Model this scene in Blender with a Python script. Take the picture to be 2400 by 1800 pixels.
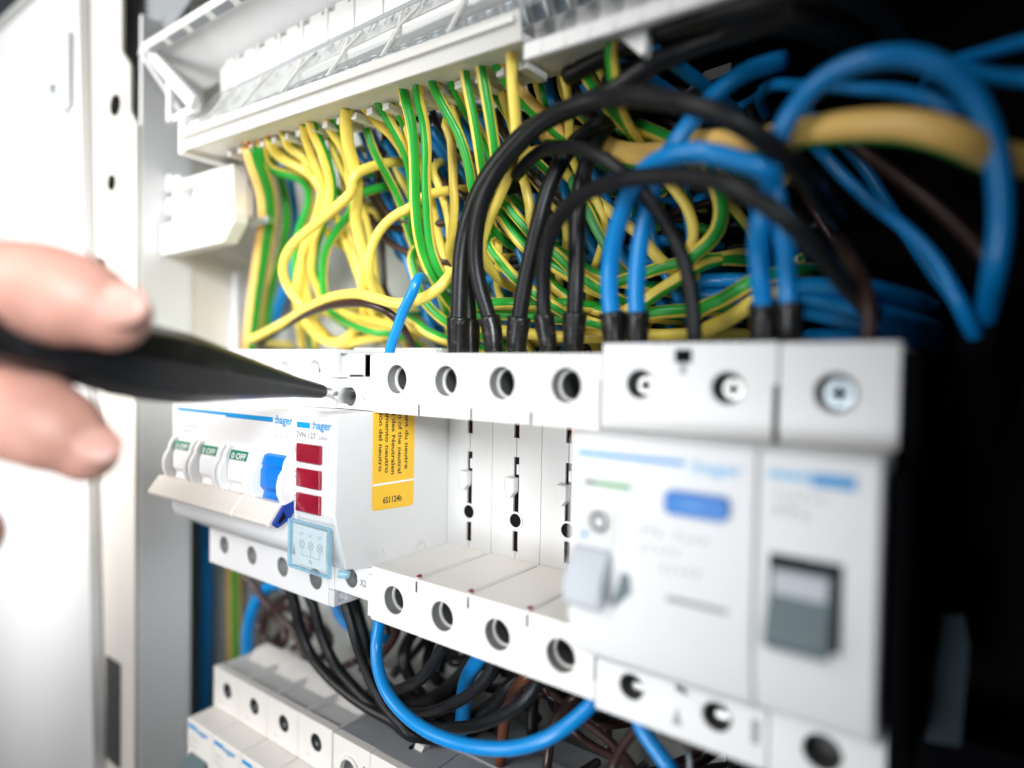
import bpy, bmesh, math, random
from mathutils import Vector, Matrix
C = bpy.context.scene.collection
for o in list(bpy.data.objects): bpy.data.objects.remove(o, do_unlink=True)
scene = bpy.context.scene
S = 0.001                                   # everything below is written in millimetres
random.seed(11)
# ------------------------------------------------------------------ camera
cam = bpy.data.cameras.new('camera'); camo = bpy.data.objects.new('camera', cam); C.objects.link(camo)
cam.sensor_width = 36; cam.lens = 22.546; cam.sensor_fit = 'HORIZONTAL'
cam.clip_start = 0.004; cam.clip_end = 20
RX, RR, RZ = 1.54597070, 0.0179238998, 0.638032283
rot = Matrix.Rotation(RZ, 3, 'Z') @ Matrix.Rotation(RX, 3, 'X') @ Matrix.Rotation(RR, 3, 'Z')
camo.matrix_world = Matrix.Translation(Vector((135.80898, -119.108889, 36.1782252)) * S) @ rot.to_4x4()
cam.dof.use_dof = True; cam.dof.focus_distance = 0.181; cam.dof.aperture_fstop = 3.9
cam.dof.aperture_blades = 0
scene.camera = camo
# ------------------------------------------------------------------ light
w = bpy.data.worlds.new('World'); scene.world = w; w.use_nodes = True
w.node_tree.nodes['Background'].inputs[0].default_value = (0.80, 0.87, 1.0, 1)
w.node_tree.nodes['Background'].inputs[1].default_value = 0.055
def area(name, loc, target, size, power, color, spread=180, size_y=None):
    l = bpy.data.lights.new(name, 'AREA'); l.shape = 'RECTANGLE'; l.size = size * S; l.size_y = (size_y or size) * S
    l.energy = power; l.color = color; l.spread = math.radians(spread)
    o = bpy.data.objects.new(name, l); C.objects.link(o)
    o.location = Vector(loc) * S
    d = (Vector(target) - Vector(loc)).normalized()
    o.rotation_euler = d.to_track_quat('-Z', 'Y').to_euler()
    return o
area('softbox_light', (-110, -430, 330), (-116, 20, 28), 320, .34, (1.0, 0.985, 0.96), 42)
area('door_fill_light', (-270, -400, 60), (-235, 0, 45), 260, .80, (1.0, 0.99, 0.97), 80)  # fill lamp added at the left to brighten the door
area('low_fill_light', (20, -430, -120), (62, 0, -34), 150, .053, (0.91, 0.96, 1.0), 26)  # low fill lamp added to lift the fronts of the right hand devices
area('right_fill_light', (250, -250, 130), (-85, 30, 22), 105, .098, (0.92, 0.96, 1.0), 33)  # fill lamp added from the right for side faces turned that way
scene.view_settings.view_transform = 'Standard'; scene.view_settings.look = 'None'
scene.view_settings.exposure = 0.12; scene.view_settings.gamma = 1
# ------------------------------------------------------------------ materials
def mat(name, col, rough=.45, metal=0, noise=.04, nscale=400, bump=0.0, bscale=1500, spec=.5, coat=0, sss=0, trans=0, alpha=1, emit=None):
    m = bpy.data.materials.new(name); m.use_nodes = True; nt = m.node_tree; b = nt.nodes['Principled BSDF']
    b.inputs['Roughness'].default_value = rough; b.inputs['Metallic'].default_value = metal
    b.inputs['Specular IOR Level'].default_value = spec; b.inputs['Coat Weight'].default_value = coat
    b.inputs['Transmission Weight'].default_value = trans; b.inputs['Alpha'].default_value = alpha
    if sss:
        b.inputs['Subsurface Weight'].default_value = sss; b.inputs['Subsurface Scale'].default_value = 0.004
        b.inputs['Subsurface Radius'].default_value = (1, .35, .2)
    tc = nt.nodes.new('ShaderNodeTexCoord')
    nz = nt.nodes.new('ShaderNodeTexNoise'); nz.inputs['Scale'].default_value = nscale; nz.inputs['Detail'].default_value = 5
    nt.links.new(tc.outputs['Object'], nz.inputs['Vector'])
    mx = nt.nodes.new('ShaderNodeMix'); mx.data_type = 'RGBA'
    mx.inputs[6].default_value = (*[c * (1 - noise) for c in col], 1)
    mx.inputs[7].default_value = (*[min(1, c * (1 + noise)) for c in col], 1)
    nt.links.new(nz.outputs['Fac'], mx.inputs[0]); nt.links.new(mx.outputs[2], b.inputs['Base Color'])
    if bump:
        n2 = nt.nodes.new('ShaderNodeTexNoise'); n2.inputs['Scale'].default_value = bscale; n2.inputs['Detail'].default_value = 3
        nt.links.new(tc.outputs['Object'], n2.inputs['Vector'])
        bp = nt.nodes.new('ShaderNodeBump'); bp.inputs['Strength'].default_value = bump; bp.inputs['Distance'].default_value = 0.0001
        nt.links.new(n2.outputs['Fac'], bp.inputs['Height']); nt.links.new(bp.outputs['Normal'], b.inputs['Normal'])
    return m
M = {}
M['white'] = mat('white_plastic', (.80, .80, .80), .42, noise=.03, nscale=120, bump=.12, bscale=5000)
M['white2'] = mat('warm_white_plastic', (.80, .775, .74), .45, noise=.03, nscale=90, bump=.12, bscale=5000)
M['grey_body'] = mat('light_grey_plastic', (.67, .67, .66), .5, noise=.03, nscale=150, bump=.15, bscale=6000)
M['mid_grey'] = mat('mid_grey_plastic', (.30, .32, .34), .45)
M['switch_grey'] = mat('slate_grey_plastic', (.12, .165, .18), .42)
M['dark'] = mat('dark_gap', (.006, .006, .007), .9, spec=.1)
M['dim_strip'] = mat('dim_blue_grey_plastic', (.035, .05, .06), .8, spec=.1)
M['bore_dark'] = mat('recess_shade_dark', (.05, .05, .048), .6)  # shade inside holes put into the colour, darkest tone
M['lever_grey'] = mat('lever_grey_plastic', (.50, .53, .57), .45)
M['button_blue'] = mat('button_blue_plastic', (.02, .20, .64), .4)
M['bore'] = mat('recess_shade_grey', (.22, .22, .21), .6)  # grey in place of white so the bores look shaded inside
M['cabinet'] = mat('painted_steel', (.80, .81, .82), .4, noise=.02, nscale=40, bump=.1, bscale=2500)
M['cabinet_beige'] = mat('cream_painted_steel', (.72, .69, .64), .42, noise=.03, nscale=30, bump=.1, bscale=2500)
M['back'] = mat('grey_painted_steel', (.50, .52, .50), .5, noise=.05, nscale=30)
M['black'] = mat('unlit_black', (.003, .003, .004), .9, spec=.03)  # flat black that stands in for the unlit depth of the cabinet
M['rail_white'] = mat('rail_white_plastic', (.82, .82, .80), .4)
M['cream'] = mat('cream_plastic', (.80, .74, .67), .38, noise=.03, nscale=100)
M['steel'] = mat('bright_steel', (.78, .78, .76), .33, 1.0, noise=.15, nscale=1200, bump=.6, bscale=2500)
M['zinc'] = mat('zinc_steel', (.55, .62, .66), .3, 1.0, noise=.15, nscale=500)
M['copper'] = mat('copper', (.80, .36, .22), .3, 1.0, noise=.3, nscale=2500)
M['print_blue'] = mat('blue_print', (.0, .29, .66), .5)
M['pale_blue_print'] = mat('pale_blue_print', (.22, .52, .80), .5)
M['print_grey'] = mat('grey_print', (.26, .26, .27), .6)
M['print_faint'] = mat('faint_grey_print', (.40, .41, .43), .6)
M['print_black'] = mat('black_print', (.02, .02, .02), .6)
M['print_white'] = mat('white_print', (.85, .85, .82), .5)
M['print_green'] = mat('green_print', (.01, .22, .12), .5)
M['leaf_green'] = mat('leaf_green_print', (.08, .34, .10), .5)
M['toggle_blue'] = mat('blue_plastic', (.0, .165, .60), .35)
M['navy'] = mat('navy_plastic', (.0, .035, .28), .4)
M['red_lens'] = mat('dark_red_lens', (.27, .004, .022), .16, coat=.6, noise=.25, nscale=250)
M['sticker'] = mat('yellow_label', (.86, .50, .025), .4, noise=.04, nscale=150)
M['handle'] = mat('black_handle', (.006, .0065, .008), .36, noise=.5, nscale=120, bump=.5, bscale=700, spec=.45)
M['red_mark'] = mat('red_mark', (.22, .01, .012), .5)
M['blue_w'] = mat('blue_insulation', (.002, .235, .62), .30, noise=.05, nscale=150, bump=.1, bscale=900)
M['brown_w'] = mat('brown_insulation', (.032, .013, .011), .34, noise=.15, nscale=200, bump=.15, bscale=900)
M['orange_w'] = mat('coppery_brown_insulation', (.13, .042, .02), .34, noise=.15, nscale=200)
M['grey_w'] = mat('grey_insulation', (.20, .22, .24), .36)
M['black_w'] = mat('black_rubber', (.008, .0085, .010), .38, noise=.6, nscale=300, bump=.4, bscale=1800, spec=.32)
M['sleeve'] = mat('black_sleeve', (.008, .008, .008), .30, noise=.7, nscale=500, bump=.8, bscale=700, spec=.4)
M['skin'] = mat('skin', (.52, .27, .21), .5, noise=.30, nscale=110, bump=.5, bscale=900, sss=.35)
M['nail'] = mat('fingernail', (.50, .275, .225), .42, noise=.04, sss=.2)
def dust(m, col, scale, thr):            # pale dust and scuff specks
    nt = m.node_tree; b = nt.nodes['Principled BSDF']; old = b.inputs['Base Color'].links[0].from_socket
    tc = nt.nodes.new('ShaderNodeTexCoord'); n = nt.nodes.new('ShaderNodeTexNoise'); n.inputs['Scale'].default_value = scale
    n.inputs['Detail'].default_value = 8; n.inputs['Roughness'].default_value = .75; nt.links.new(tc.outputs['Object'], n.inputs['Vector'])
    mr = nt.nodes.new('ShaderNodeMapRange'); mr.inputs['From Min'].default_value = thr; mr.inputs['From Max'].default_value = thr+.12
    nt.links.new(n.outputs['Fac'], mr.inputs['Value'])
    mx = nt.nodes.new('ShaderNodeMix'); mx.data_type = 'RGBA'; mx.inputs[7].default_value = (*col, 1)
    nt.links.new(mr.outputs[0], mx.inputs[0]); nt.links.new(old, mx.inputs[6]); nt.links.new(mx.outputs[2], b.inputs['Base Color'])
dust(M['black_w'], (.07, .065, .06), 900, .60); dust(M['sleeve'], (.12, .10, .08), 700, .56); dust(M['handle'], (.035, .04, .045), 260, .56)
dust(M['white2'], (.62, .56, .46), 260, .66); dust(M['brown_w'], (.16, .10, .08), 900, .62); dust(M['cabinet_beige'], (.58, .52, .44), 60, .62)
# painted plastic that catches a little dust along the edges
def striped(name, g, yellow, green):
    m = bpy.data.materials.new(name); m.use_nodes = True; nt = m.node_tree; b = nt.nodes['Principled BSDF']
    b.inputs['Roughness'].default_value = .33
    uv = nt.nodes.new('ShaderNodeUVMap'); sp = nt.nodes.new('ShaderNodeSeparateXYZ'); nt.links.new(uv.outputs[0], sp.inputs[0])
    tc = nt.nodes.new('ShaderNodeTexCoord')
    nz = nt.nodes.new('ShaderNodeTexNoise'); nz.inputs['Scale'].default_value = 160; nt.links.new(tc.outputs['Object'], nz.inputs['Vector'])
    def mth(op, a, c):
        n = nt.nodes.new('ShaderNodeMath'); n.operation = op
        for i, v in enumerate((a, c)):
            if isinstance(v, (int, float)): n.inputs[i].default_value = v
            elif v is not None: nt.links.new(v, n.inputs[i])
        return n.outputs[0]
    u = mth('ADD', sp.outputs['X'], mth('MULTIPLY', nz.outputs['Fac'], .03))
    d = mth('ABSOLUTE', mth('SUBTRACT', mth('FRACT', u, None), .5), None)
    edge = mth('LESS_THAN', d, g / 2)
    mx = nt.nodes.new('ShaderNodeMix'); mx.data_type = 'RGBA'
    mx.inputs[6].default_value = (*yellow, 1); mx.inputs[7].default_value = (*green, 1)
    nt.links.new(edge, mx.inputs[0])
    m2 = nt.nodes.new('ShaderNodeMix'); m2.data_type = 'RGBA'; m2.blend_type = 'MULTIPLY'; m2.inputs[0].default_value = .25
    nt.links.new(mx.outputs[2], m2.inputs[6]); nt.links.new(nz.outputs['Color'], m2.inputs[7])
    nt.links.new(mx.outputs[2], b.inputs['Base Color'])
    return m
YEL = (.95, .74, .13); PEACH = (.95, .60, .17); GRN = (.08, .37, .12); BRI = (.02, .37, .04)
_st = {}
def pe_mat(gf, thick):
    k = (round(gf, 2), thick)
    if k not in _st: _st[k] = striped('yellow_green_insulation', gf, PEACH if thick else YEL, BRI if gf < .45 else GRN)
    return _st[k]
def clear(name, tint, gloss=.06, vis=.12):
    m = bpy.data.materials.new(name); m.use_nodes = True; nt = m.node_tree
    for n in list(nt.nodes): nt.nodes.remove(n)
    out = nt.nodes.new('ShaderNodeOutputMaterial'); tr = nt.nodes.new('ShaderNodeBsdfTransparent'); tr.inputs[0].default_value = (*tint, 1)
    gl = nt.nodes.new('ShaderNodeBsdfGlossy'); gl.inputs['Roughness'].default_value = .12
    df = nt.nodes.new('ShaderNodeBsdfDiffuse'); df.inputs[0].default_value = (*[.85 * t for t in tint], 1)
    lw = nt.nodes.new('ShaderNodeLayerWeight'); lw.inputs[0].default_value = .5
    a = nt.nodes.new('ShaderNodeMixShader'); a.inputs[0].default_value = vis
    nt.links.new(tr.outputs[0], a.inputs[1]); nt.links.new(df.outputs[0], a.inputs[2])
    c = nt.nodes.new('ShaderNodeMixShader'); 
    pw = nt.nodes.new('ShaderNodeMath'); pw.operation = 'POWER'; nt.links.new(lw.outputs['Facing'], pw.inputs[0]); pw.inputs[1].default_value = 3
    sc = nt.nodes.new('ShaderNodeMath'); sc.operation = 'MULTIPLY_ADD'; nt.links.new(pw.outputs[0], sc.inputs[0]); sc.inputs[1].default_value = .5; sc.inputs[2].default_value = .035
    nt.links.new(sc.outputs[0], c.inputs[0])
    nt.links.new(a.outputs[0], c.inputs[1]); nt.links.new(gl.outputs[0], c.inputs[2])
    nt.links.new(c.outputs[0], out.inputs[0]); return m
M['clear'] = clear('clear_plastic', (.97, .98, .98), vis=.10)
M['frosted'] = clear('milky_clear_plastic', (.96, .95, .91), vis=.72)
M['clear_blue'] = clear('clear_blue_plastic', (.94, .985, 1.0), vis=.06)
M['blue_edge'] = clear('blue_tinted_edge', (.60, .86, .97), vis=.40)
# ------------------------------------------------------------------ mesh helpers
class MB:
    def __init__(s): s.v = []; s.f = []
    def add(s, vs, fs):
        n = len(s.v); s.v += [tuple(a) for a in vs]; s.f += [tuple(i + n for i in f) for f in fs]; return s
    def box(s, x0, x1, y0, y1, z0, z1):
        return s.add([(x0,y0,z0),(x1,y0,z0),(x1,y1,z0),(x0,y1,z0),(x0,y0,z1),(x1,y0,z1),(x1,y1,z1),(x0,y1,z1)],
            [(0,3,2,1),(4,5,6,7),(0,1,5,4),(1,2,6,5),(2,3,7,6),(3,0,4,7)])
    def prism(s, ax, prof, a, b, prof2=None):
        n = len(prof); prof2 = prof2 or prof
        mk = {'x': lambda p, t: (t, p[0], p[1]), 'y': lambda p, t: (p[0], t, p[1]), 'z': lambda p, t: (p[0], p[1], t)}[ax]
        vs = [mk(p, a) for p in prof] + [mk(p, b) for p in prof2]
        return s.add(vs, [tuple(range(n))[::-1], tuple(range(n, 2*n))] + [(i, (i+1) % n, (i+1) % n + n, i + n) for i in range(n)])
    def cyl(s, p0, p1, r0, r1=None, n=24, caps=True):
        r1 = r0 if r1 is None else r1; p0 = Vector(p0); p1 = Vector(p1); d = (p1 - p0).normalized()
        u = d.orthogonal().normalized(); v = d.cross(u)
        vs = []
        for p, r in ((p0, r0), (p1, r1)):
            vs += [p + (u*math.cos(2*math.pi*i/n) + v*math.sin(2*math.pi*i/n)) * r for i in range(n)]
        fs = [(i, (i+1) % n, (i+1) % n + n, i + n) for i in range(n)]
        if caps: fs += [tuple(range(n))[::-1], tuple(range(n, 2*n))]
        return s.add(vs, fs)
    def ring(s, c, axis, r0, r1, h, n=28):      # flat washer, h thick along axis
        c = Vector(c); d = Vector(axis).normalized(); u = d.orthogonal().normalized(); v = d.cross(u); vs = []
        for r, o in ((r0, 0), (r1, 0), (r1, h), (r0, h)):
            vs += [c + d*o + (u*math.cos(2*math.pi*i/n) + v*math.sin(2*math.pi*i/n))*r for i in range(n)]
        return s.add(vs, [(k*n+i, k*n+(i+1) % n, ((k+1) % 4)*n+(i+1) % n, ((k+1) % 4)*n+i) for k in range(4) for i in range(n)])
    def lathe(s, p0, d, prof, n=32):            # prof: (distance along d, radius)
        p0 = Vector(p0); d = Vector(d).normalized(); u = d.orthogonal().normalized(); v = d.cross(u); vs = []
        for (t, r) in prof: vs += [p0 + d*t + (u*math.cos(2*math.pi*i/n) + v*math.sin(2*math.pi*i/n))*r for i in range(n)]
        m = len(prof)
        fs = [(k*n+i, k*n+(i+1) % n, (k+1)*n+(i+1) % n, (k+1)*n+i) for k in range(m-1) for i in range(n)]
        return s.add(vs, fs + [tuple(range(n))[::-1], tuple(range((m-1)*n, m*n))])
    def bar(s, cells, z0, z1, y0, y1, steps):
        """front plate at y0 with a stepped round bore per cell, walls back to y1. cells: (xa, xb, cx, cz, r)"""
        xa0, xb0 = cells[0][0], cells[-1][1]
        for (xa, xb, cx, cz, r) in cells:
            an = sorted(set([round(2*math.pi*i/28, 5) for i in range(28)] +
                 [round(math.atan2(z-cz, x-cx) % (2*math.pi), 5) for x in (xa, xb) for z in (z0, z1)]))
            outer = []; inner = []
            for a in an:
                c, si = math.cos(a), math.sin(a)
                t = min((((xb if c > 0 else xa) - cx)/c) if abs(c) > 1e-6 else 1e9, (((z1 if si > 0 else z0) - cz)/si) if abs(si) > 1e-6 else 1e9)
                outer.append((cx+c*t, cz+si*t)); inner.append((c, si))
            n = len(an); base = len(s.v)
            vs = [(x, y0, z) for x, z in outer] + [(cx+c*r, y0, cz+q*r) for c, q in inner]
            fs = [(i, (i+1) % n, (i+1) % n + n, i + n) for i in range(n)]
            lay = 1
            for (dy, rr) in steps:
                vs += [(cx+c*r*rr, y0+dy, cz+q*r*rr) for c, q in inner]
                fs += [(lay*n+i, lay*n+(i+1) % n, (lay+1)*n+(i+1) % n, (lay+1)*n+i) for i in range(n)]; lay += 1
            k = len(vs); vs += [(x, y1, z) for x, z in outer]
            for i in range(n):
                j = (i+1) % n; (xi, zi), (xj, zj) = outer[i], outer[j]
                for X in (xa, xb):
                    if abs(xi-X) < 1e-4 and abs(xj-X) < 1e-4 and X not in (xa0, xb0): break
                else: fs.append((i, j, k+j, k+i))
            s.add(vs, fs)
        return s
    def bore(s, cx, cz, y, prof, n=28):       # open stepped tube: prof of (dy, r)
        vs = [(cx+r*math.cos(2*math.pi*i/n), y+d, cz+r*math.sin(2*math.pi*i/n)) for d, r in prof for i in range(n)]
        return s.add(vs, [(k*n+i, k*n+(i+1) % n, (k+1)*n+(i+1) % n, (k+1)*n+i) for k in range(len(prof)-1) for i in range(n)])
    def build(s, name, m, parent=None, bevel=0, smooth=False, seg=2):
        me = bpy.data.meshes.new(name); me.from_pydata([(a*S, b*S, c*S) for a, b, c in s.v], [], s.f)
        bm = bmesh.new(); bm.from_mesh(me); bmesh.ops.remove_doubles(bm, verts=bm.verts, dist=2e-6)
        bmesh.ops.recalc_face_normals(bm, faces=bm.faces); bm.to_mesh(me); bm.free()
        me.materials.append(m)
        if smooth: me.polygons.foreach_set('use_smooth', [True]*len(me.polygons))
        o = bpy.data.objects.new(name, me); C.objects.link(o); o.parent = parent
        if parent is not None and parent.type == 'EMPTY': o.matrix_parent_inverse = Matrix.Translation(-parent.location)
        if bevel:
            b = o.modifiers.new('bevel', 'BEVEL'); b.width = bevel*S; b.segments = seg; b.limit_method = 'ANGLE'; b.angle_limit = math.radians(35)
            b.harden_normals = True
            me.polygons.foreach_set('use_smooth', [True]*len(me.polygons))
            me.set_sharp_from_angle(angle=math.radians(40))
        return o
def tag(o, label, cat=None, group=None, kind=None):
    o['label'] = label
    if cat: o['category'] = cat
    if group: o['group'] = group
    if kind: o['kind'] = kind
    return o
def thing(name, label, cat, loc=(0, 0, 0), group=None):
    o = bpy.data.objects.new(name, None); C.objects.link(o); o.empty_display_size = .005
    o.location = Vector(loc)*S
    return tag(o, label, cat, group)
def text(string, org, right, up, height, m, parent, width=None, name='lettering', spacing=1, center=False):
    cu = bpy.data.curves.new('t', 'FONT'); cu.body = string; cu.size = 1; cu.space_character = spacing; cu.resolution_u = 3; cu.offset = .022
    to = bpy.data.objects.new('t', cu); C.objects.link(to)
    dg = bpy.context.evaluated_depsgraph_get(); dg.update()
    me = bpy.data.meshes.new_from_object(to.evaluated_get(dg)); bpy.data.objects.remove(to)
    xs = [v.co.x for v in me.vertices]; wd = max(xs) - min(xs); x0 = min(xs)
    k = height / .70; kx = (width / wd) if width else k
    right = Vector(right).normalized(); up = Vector(up).normalized(); org = Vector(org)
    for v in me.vertices:
        x = (v.co.x - x0)*kx - (wd*kx/2 if center else 0)
        v.co = (org + right*x + up*(v.co.y*k)) * S
    me.name = name; me.materials.clear(); me.materials.append(m)
    o = bpy.data.objects.new(name, me); C.objects.link(o); o.parent = parent
    if parent.type == 'EMPTY': o.matrix_parent_inverse = Matrix.Translation(-parent.location)
    return o
def faint(string, org, right, up, height, m, parent, width=None, name='faint_print'):
    """print too small or blurred to read in the photograph: a row of short strokes, no letters"""
    n = len(string); width = width or n*height*.6; cw = width/n; org = Vector(org); r = Vector(right).normalized(); u = Vector(up).normalized(); q = MB(); rnd = random.Random(n*7+int(width*10))
    for i, ch in enumerate(string):
        if ch == ' ': continue
        for (a0, a1, b0, b1) in ((.1, .3, 0, rnd.choice((.7, 1))), (.3, .75, rnd.choice((0, .45, .8)), None)):
            b1 = b0+.2 if b1 is None else b1
            q.add([org+r*(cw*(i+a))+u*(height*b) for a, b in ((a0, b0), (a1, b0), (a1, b1), (a0, b1))], [(0, 1, 2, 3)])
    return q.build(name, m, parent)
X, Y, Z = (1, 0, 0), (0, 1, 0), (0, 0, 1)
def catmull(P, step=1.6):
    P = [Vector(p) for p in P]; P = [P[0]*2 - P[1]] + P + [P[-1]*2 - P[-2]]; out = []
    for i in range(1, len(P)-2):
        a, b, c, d = P[i-1:i+3]; n = max(2, int((c-b).length/step))
        for k in range(n):
            t = k/n; out.append(.5*((2*b) + (c-a)*t + (2*a-5*b+4*c-d)*t*t + (3*b-a-3*c+d)*t**3))
    out.append(P[-2]); return out
def tube_mesh(name, path, radii, mats, n=14, phase=0, twist=0, caps=True):
    """round section swept along path with a UV that goes once round; phase turns the stripe."""
    L = len(path); vs = []; t0 = (path[1]-path[0]).normalized()
    ref = Vector((.75, -.66, .05)); nrm = (ref - t0*ref.dot(t0)).normalized()
    for i, p in enumerate(path):
        t = (path[min(i+1, L-1)] - path[max(i-1, 0)]).normalized()
        want = Vector((136, -119, 36)) - p; want = want - t*want.dot(t)
        if want.length > 8: nrm = nrm*.6 + want.normalized()*.4          # the lay of the stripe
        nrm = (nrm - t*nrm.dot(t)); nrm = nrm.normalized() if nrm.length > 1e-6 else t.orthogonal().normalized()
        bi = t.cross(nrm); r = radii[i] if isinstance(radii, list) else radii
        for k in range(n):
            a = 2*math.pi*k/n; vs.append((p + (nrm*math.cos(a) + bi*math.sin(a))*r)*S)
    fs = [(i*n+k, i*n+(k+1) % n, (i+1)*n+(k+1) % n, (i+1)*n+k) for i in range(L-1) for k in range(n)]
    nq = len(fs)
    if caps: fs += [tuple(range(n))[::-1], tuple(range((L-1)*n, L*n))]
    me = bpy.data.meshes.new(name); me.from_pydata(vs, [], fs)
    uvl = me.uv_layers.new(name='UVMap'); dat = uvl.data; li = 0
    for q in range(nq):
        i, k = divmod(q, n)
        for (ii, kk) in ((i, k), (i, k+1), (i+1, k+1), (i+1, k)):
            dat[li].uv = (kk/n + .5 - phase/360 + twist*ii/L + 10, ii/L); li += 1
    for mm in mats: me.materials.append(mm)
    me.polygons.foreach_set('use_smooth', [True]*nq + [False]*(len(fs)-nq))
    return me
def wire_obj(name, P, r, m, label, cat, phase=0, twist=0, group=None, n=14, step=1.6):
    path = catmull(P, step)
    me = tube_mesh(name, path, r, [m], n, phase, twist)
    o = bpy.data.objects.new(name, me); C.objects.link(o); tag(o, label, cat, group)
    return o, path
def child(name, me, parent):
    o = bpy.data.objects.new(name, me); C.objects.link(o); o.parent = parent; return o
# ================================================================== CABINET
cab = thing('distribution_cabinet', 'open white painted steel cabinet with its door swung back at the left', 'cabinet', (-150, 75, -160))
MB().box(-340, 180, 75, 77, -260, 230).build('back_panel', M['back'], cab)
# pressed ribs of the back panel
rb = MB()
for (a, b) in ((-215, -178), (-120, -84), (-30, 4)): rb.box(a, b, 73.4, 74.9, -260, 230)
rb.build('pressed_rib', M['back'], cab, .8)
# mounting upright: a folded channel between flange and back panel
up = MB(); up.box(-151.5, -149.5, 4, 24, -260, 180); up.box(-236, -149.8, 24.2, 26, -260, 213.8)
up.build('upright', M['cabinet'], cab, .4)
fl = MB().prism('y', [(-235, -260), (-151.8, -260), (-149.8, -255), (-149.8, 134), (-156, 141), (-156, 160), (-164, 168), (-164, 230), (-235, 230)], 2, 3.8)
fl.build('front_flange', M['cabinet_beige'], cab, .5)
for (x, z, r) in ((-168.5, 146, 4.6), (-172, 113.5, 3.6), (-184, 78, 3.4)):
    MB().cyl((x, 1.9, z), (x, 1.2, z), r, n=20).build('bolt_hole', M['dark'], cab)
MB().box(-176, -162, 1.1, 1.9, -141, -95).build('slot', M['bore_dark'], cab, .4)
MB().box(-340, 180, -6, 75, 214, 217).build('roof_panel', M['back'], cab)
rp = MB().prism('y', [(-205, 172), (-168, 172), (-160, 178), (-140, 176), (-120, 184), (-100, 186), (-60, 214), (-205, 214)], 12, 14)
rp.build('roof_gusset', M['mid_grey'], cab, .5)
MB().box(-340, -338, -6, 75, -260, 214).build('side_wall', M['cabinet'], cab)
MB().box(-154, -152, 26.2, 74.8, 30, 214).build('inner_side_wall', M['cabinet_beige'], cab)
MB().box(-151.9, -146, 44, 46, 30.2, 78).build('inner_fold', M['cabinet'], cab, .4)
MB().box(150, 152, 0, 75, -260, 214).build('side_wall', M['black'], cab)  # right wall coloured black because no light falls there
MB().box(-340, 180, -6, 75, -263, -260).build('floor_panel', M['back'], cab)
# door, swung back beside the flange
door = MB().prism('y', [(-420, -260), (-172, -260), (-176, -180), (-197, 222), (-420, 222)], -3, 1.7)
d_ = door.build('door', M['cabinet'], cab, .6)
hp = MB(); hp.box(-217, -199, -6.5, -3.4, 150, 184); hp.box(-224, -206, -5, -3.4, 138, 151)
h_ = hp.build('hinge_plate', M['cabinet'], d_, .8)
MB().cyl((-211, -6.6, 160), (-211, -8.2, 160), 2.6, n=20).build('hinge_screw', M['zinc'], d_, .3)
# black blocks added in place of the unlit depth, far right and above
dk = thing('dark_fill_right', 'added black block standing in for the unlit right side of the cabinet', 'stand-in', (150, 66, 0))
MB().box(80, 149.5, 60, 74.5, -258, 212).build('dark_fill_right_body', M['black'], dk)
MB().box(96, 149.5, 40, 59.8, -258, -38).build('dark_fill_right_foot', M['black'], dk)
dk2 = thing('dark_fill_top', 'added black block standing in for the unlit depth behind the cover strips', 'tray', (90, 60, 150))
MB().box(10, 79.5, 56, 74, 106, 212).build('dark_fill_top_body', M['black'], dk2)
# din rails
for z, lab in ((2, 'zinc plated mounting rail behind the middle row of devices'), (-124, 'zinc plated mounting rail behind the lower row of devices')):
    tag(MB().prism('x', [(46, z-17.5), (47, z-17.5), (47, z-13), (53, z-13), (53, z+13), (47, z+13), (47, z+17.5), (46, z+17.5), (46, z+12), (52, z+12), (52, z-12), (46, z-12)], -112, 122)
        .build('mounting_rail', M['zinc'], None, .2), lab, 'rail', 'mounting rails')
# plastic bracket under the clear cover at the left
br = thing('support_bracket', 'white plastic bracket holding the left end of the clear terminal cover', 'bracket', (-120, 15, 80))
b1 = MB(); b1.box(-144, -99, 20.5, 24, 94, 113); b1.box(-150, -145.5, 14, 22, 99, 106); b1.box(-150, -145.5, 14, 22, 109, 116)
b1.build('bracket_body', M['rail_white'], br, .5)
f1 = MB(); f1.box(-145.3, -140, 15, 20.3, 94.3, 115); f1.box(-101.5, -96.5, 14, 20.3, 94.3, 112); f1.box(-139.8, -101.7, 15.5, 20.3, 109.5, 113); f1.box(-139.8, -122, 18, 20.3, 94.5, 99)
f1.build('bracket_frame', M['rail_white'], br, .5)
MB().prism('y', [(-148.5, 81.6), (-99, 82), (-91.5, 89), (-91.5, 93.5), (-96, 94.1), (-148.5, 94.1)], 11.5, 17.5).build('clip_plate', M['rail_white'], br, .7)
MB().ring((-133, 20.4, 105), (0, -1, 0), 1.8, 3.2, .9).build('screw_boss', M['rail_white'], br, .2)
for z in (107, 91):
    MB().cyl((-97, 22, z), (-84, 22, z), 1.5, n=16).build('stud', M['zinc'], br, .2)
# ================================================================== TERMINAL COVER RAIL
def zr(a, b): return lambda x: a + (b-a)*(x+105)/200
rail = thing('neutral_earth_rail', 'long white terminal rail under a clear numbered cover, tilted above the wires', 'terminal rail', (-105, 5, 114))
def rloft(name, m, x0, x1, prof, bevel=.3, parent=None):
    """prof: (y, zL, zR)"""
    a = [(y, zr(p, q)(x0)) for y, p, q in prof]; b = [(y, zr(p, q)(x1)) for y, p, q in prof]
    return MB().prism('x', a, x0, x1, b).build(name, m, parent or rail, bevel)
XR = 47.5; XB = 102
rloft('lower_channel', M['rail_white'], -104, XR, [(1.2, 114.6, 110.2), (24, 116, 112), (24, 119, 114.5), (1.2, 117, 112.6)])
rloft('back_wall', M['rail_white'], -104, XB, [(21, 119.2, 114.8), (24, 119.2, 114.8), (24, 150, 152), (21, 148, 150)])
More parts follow.
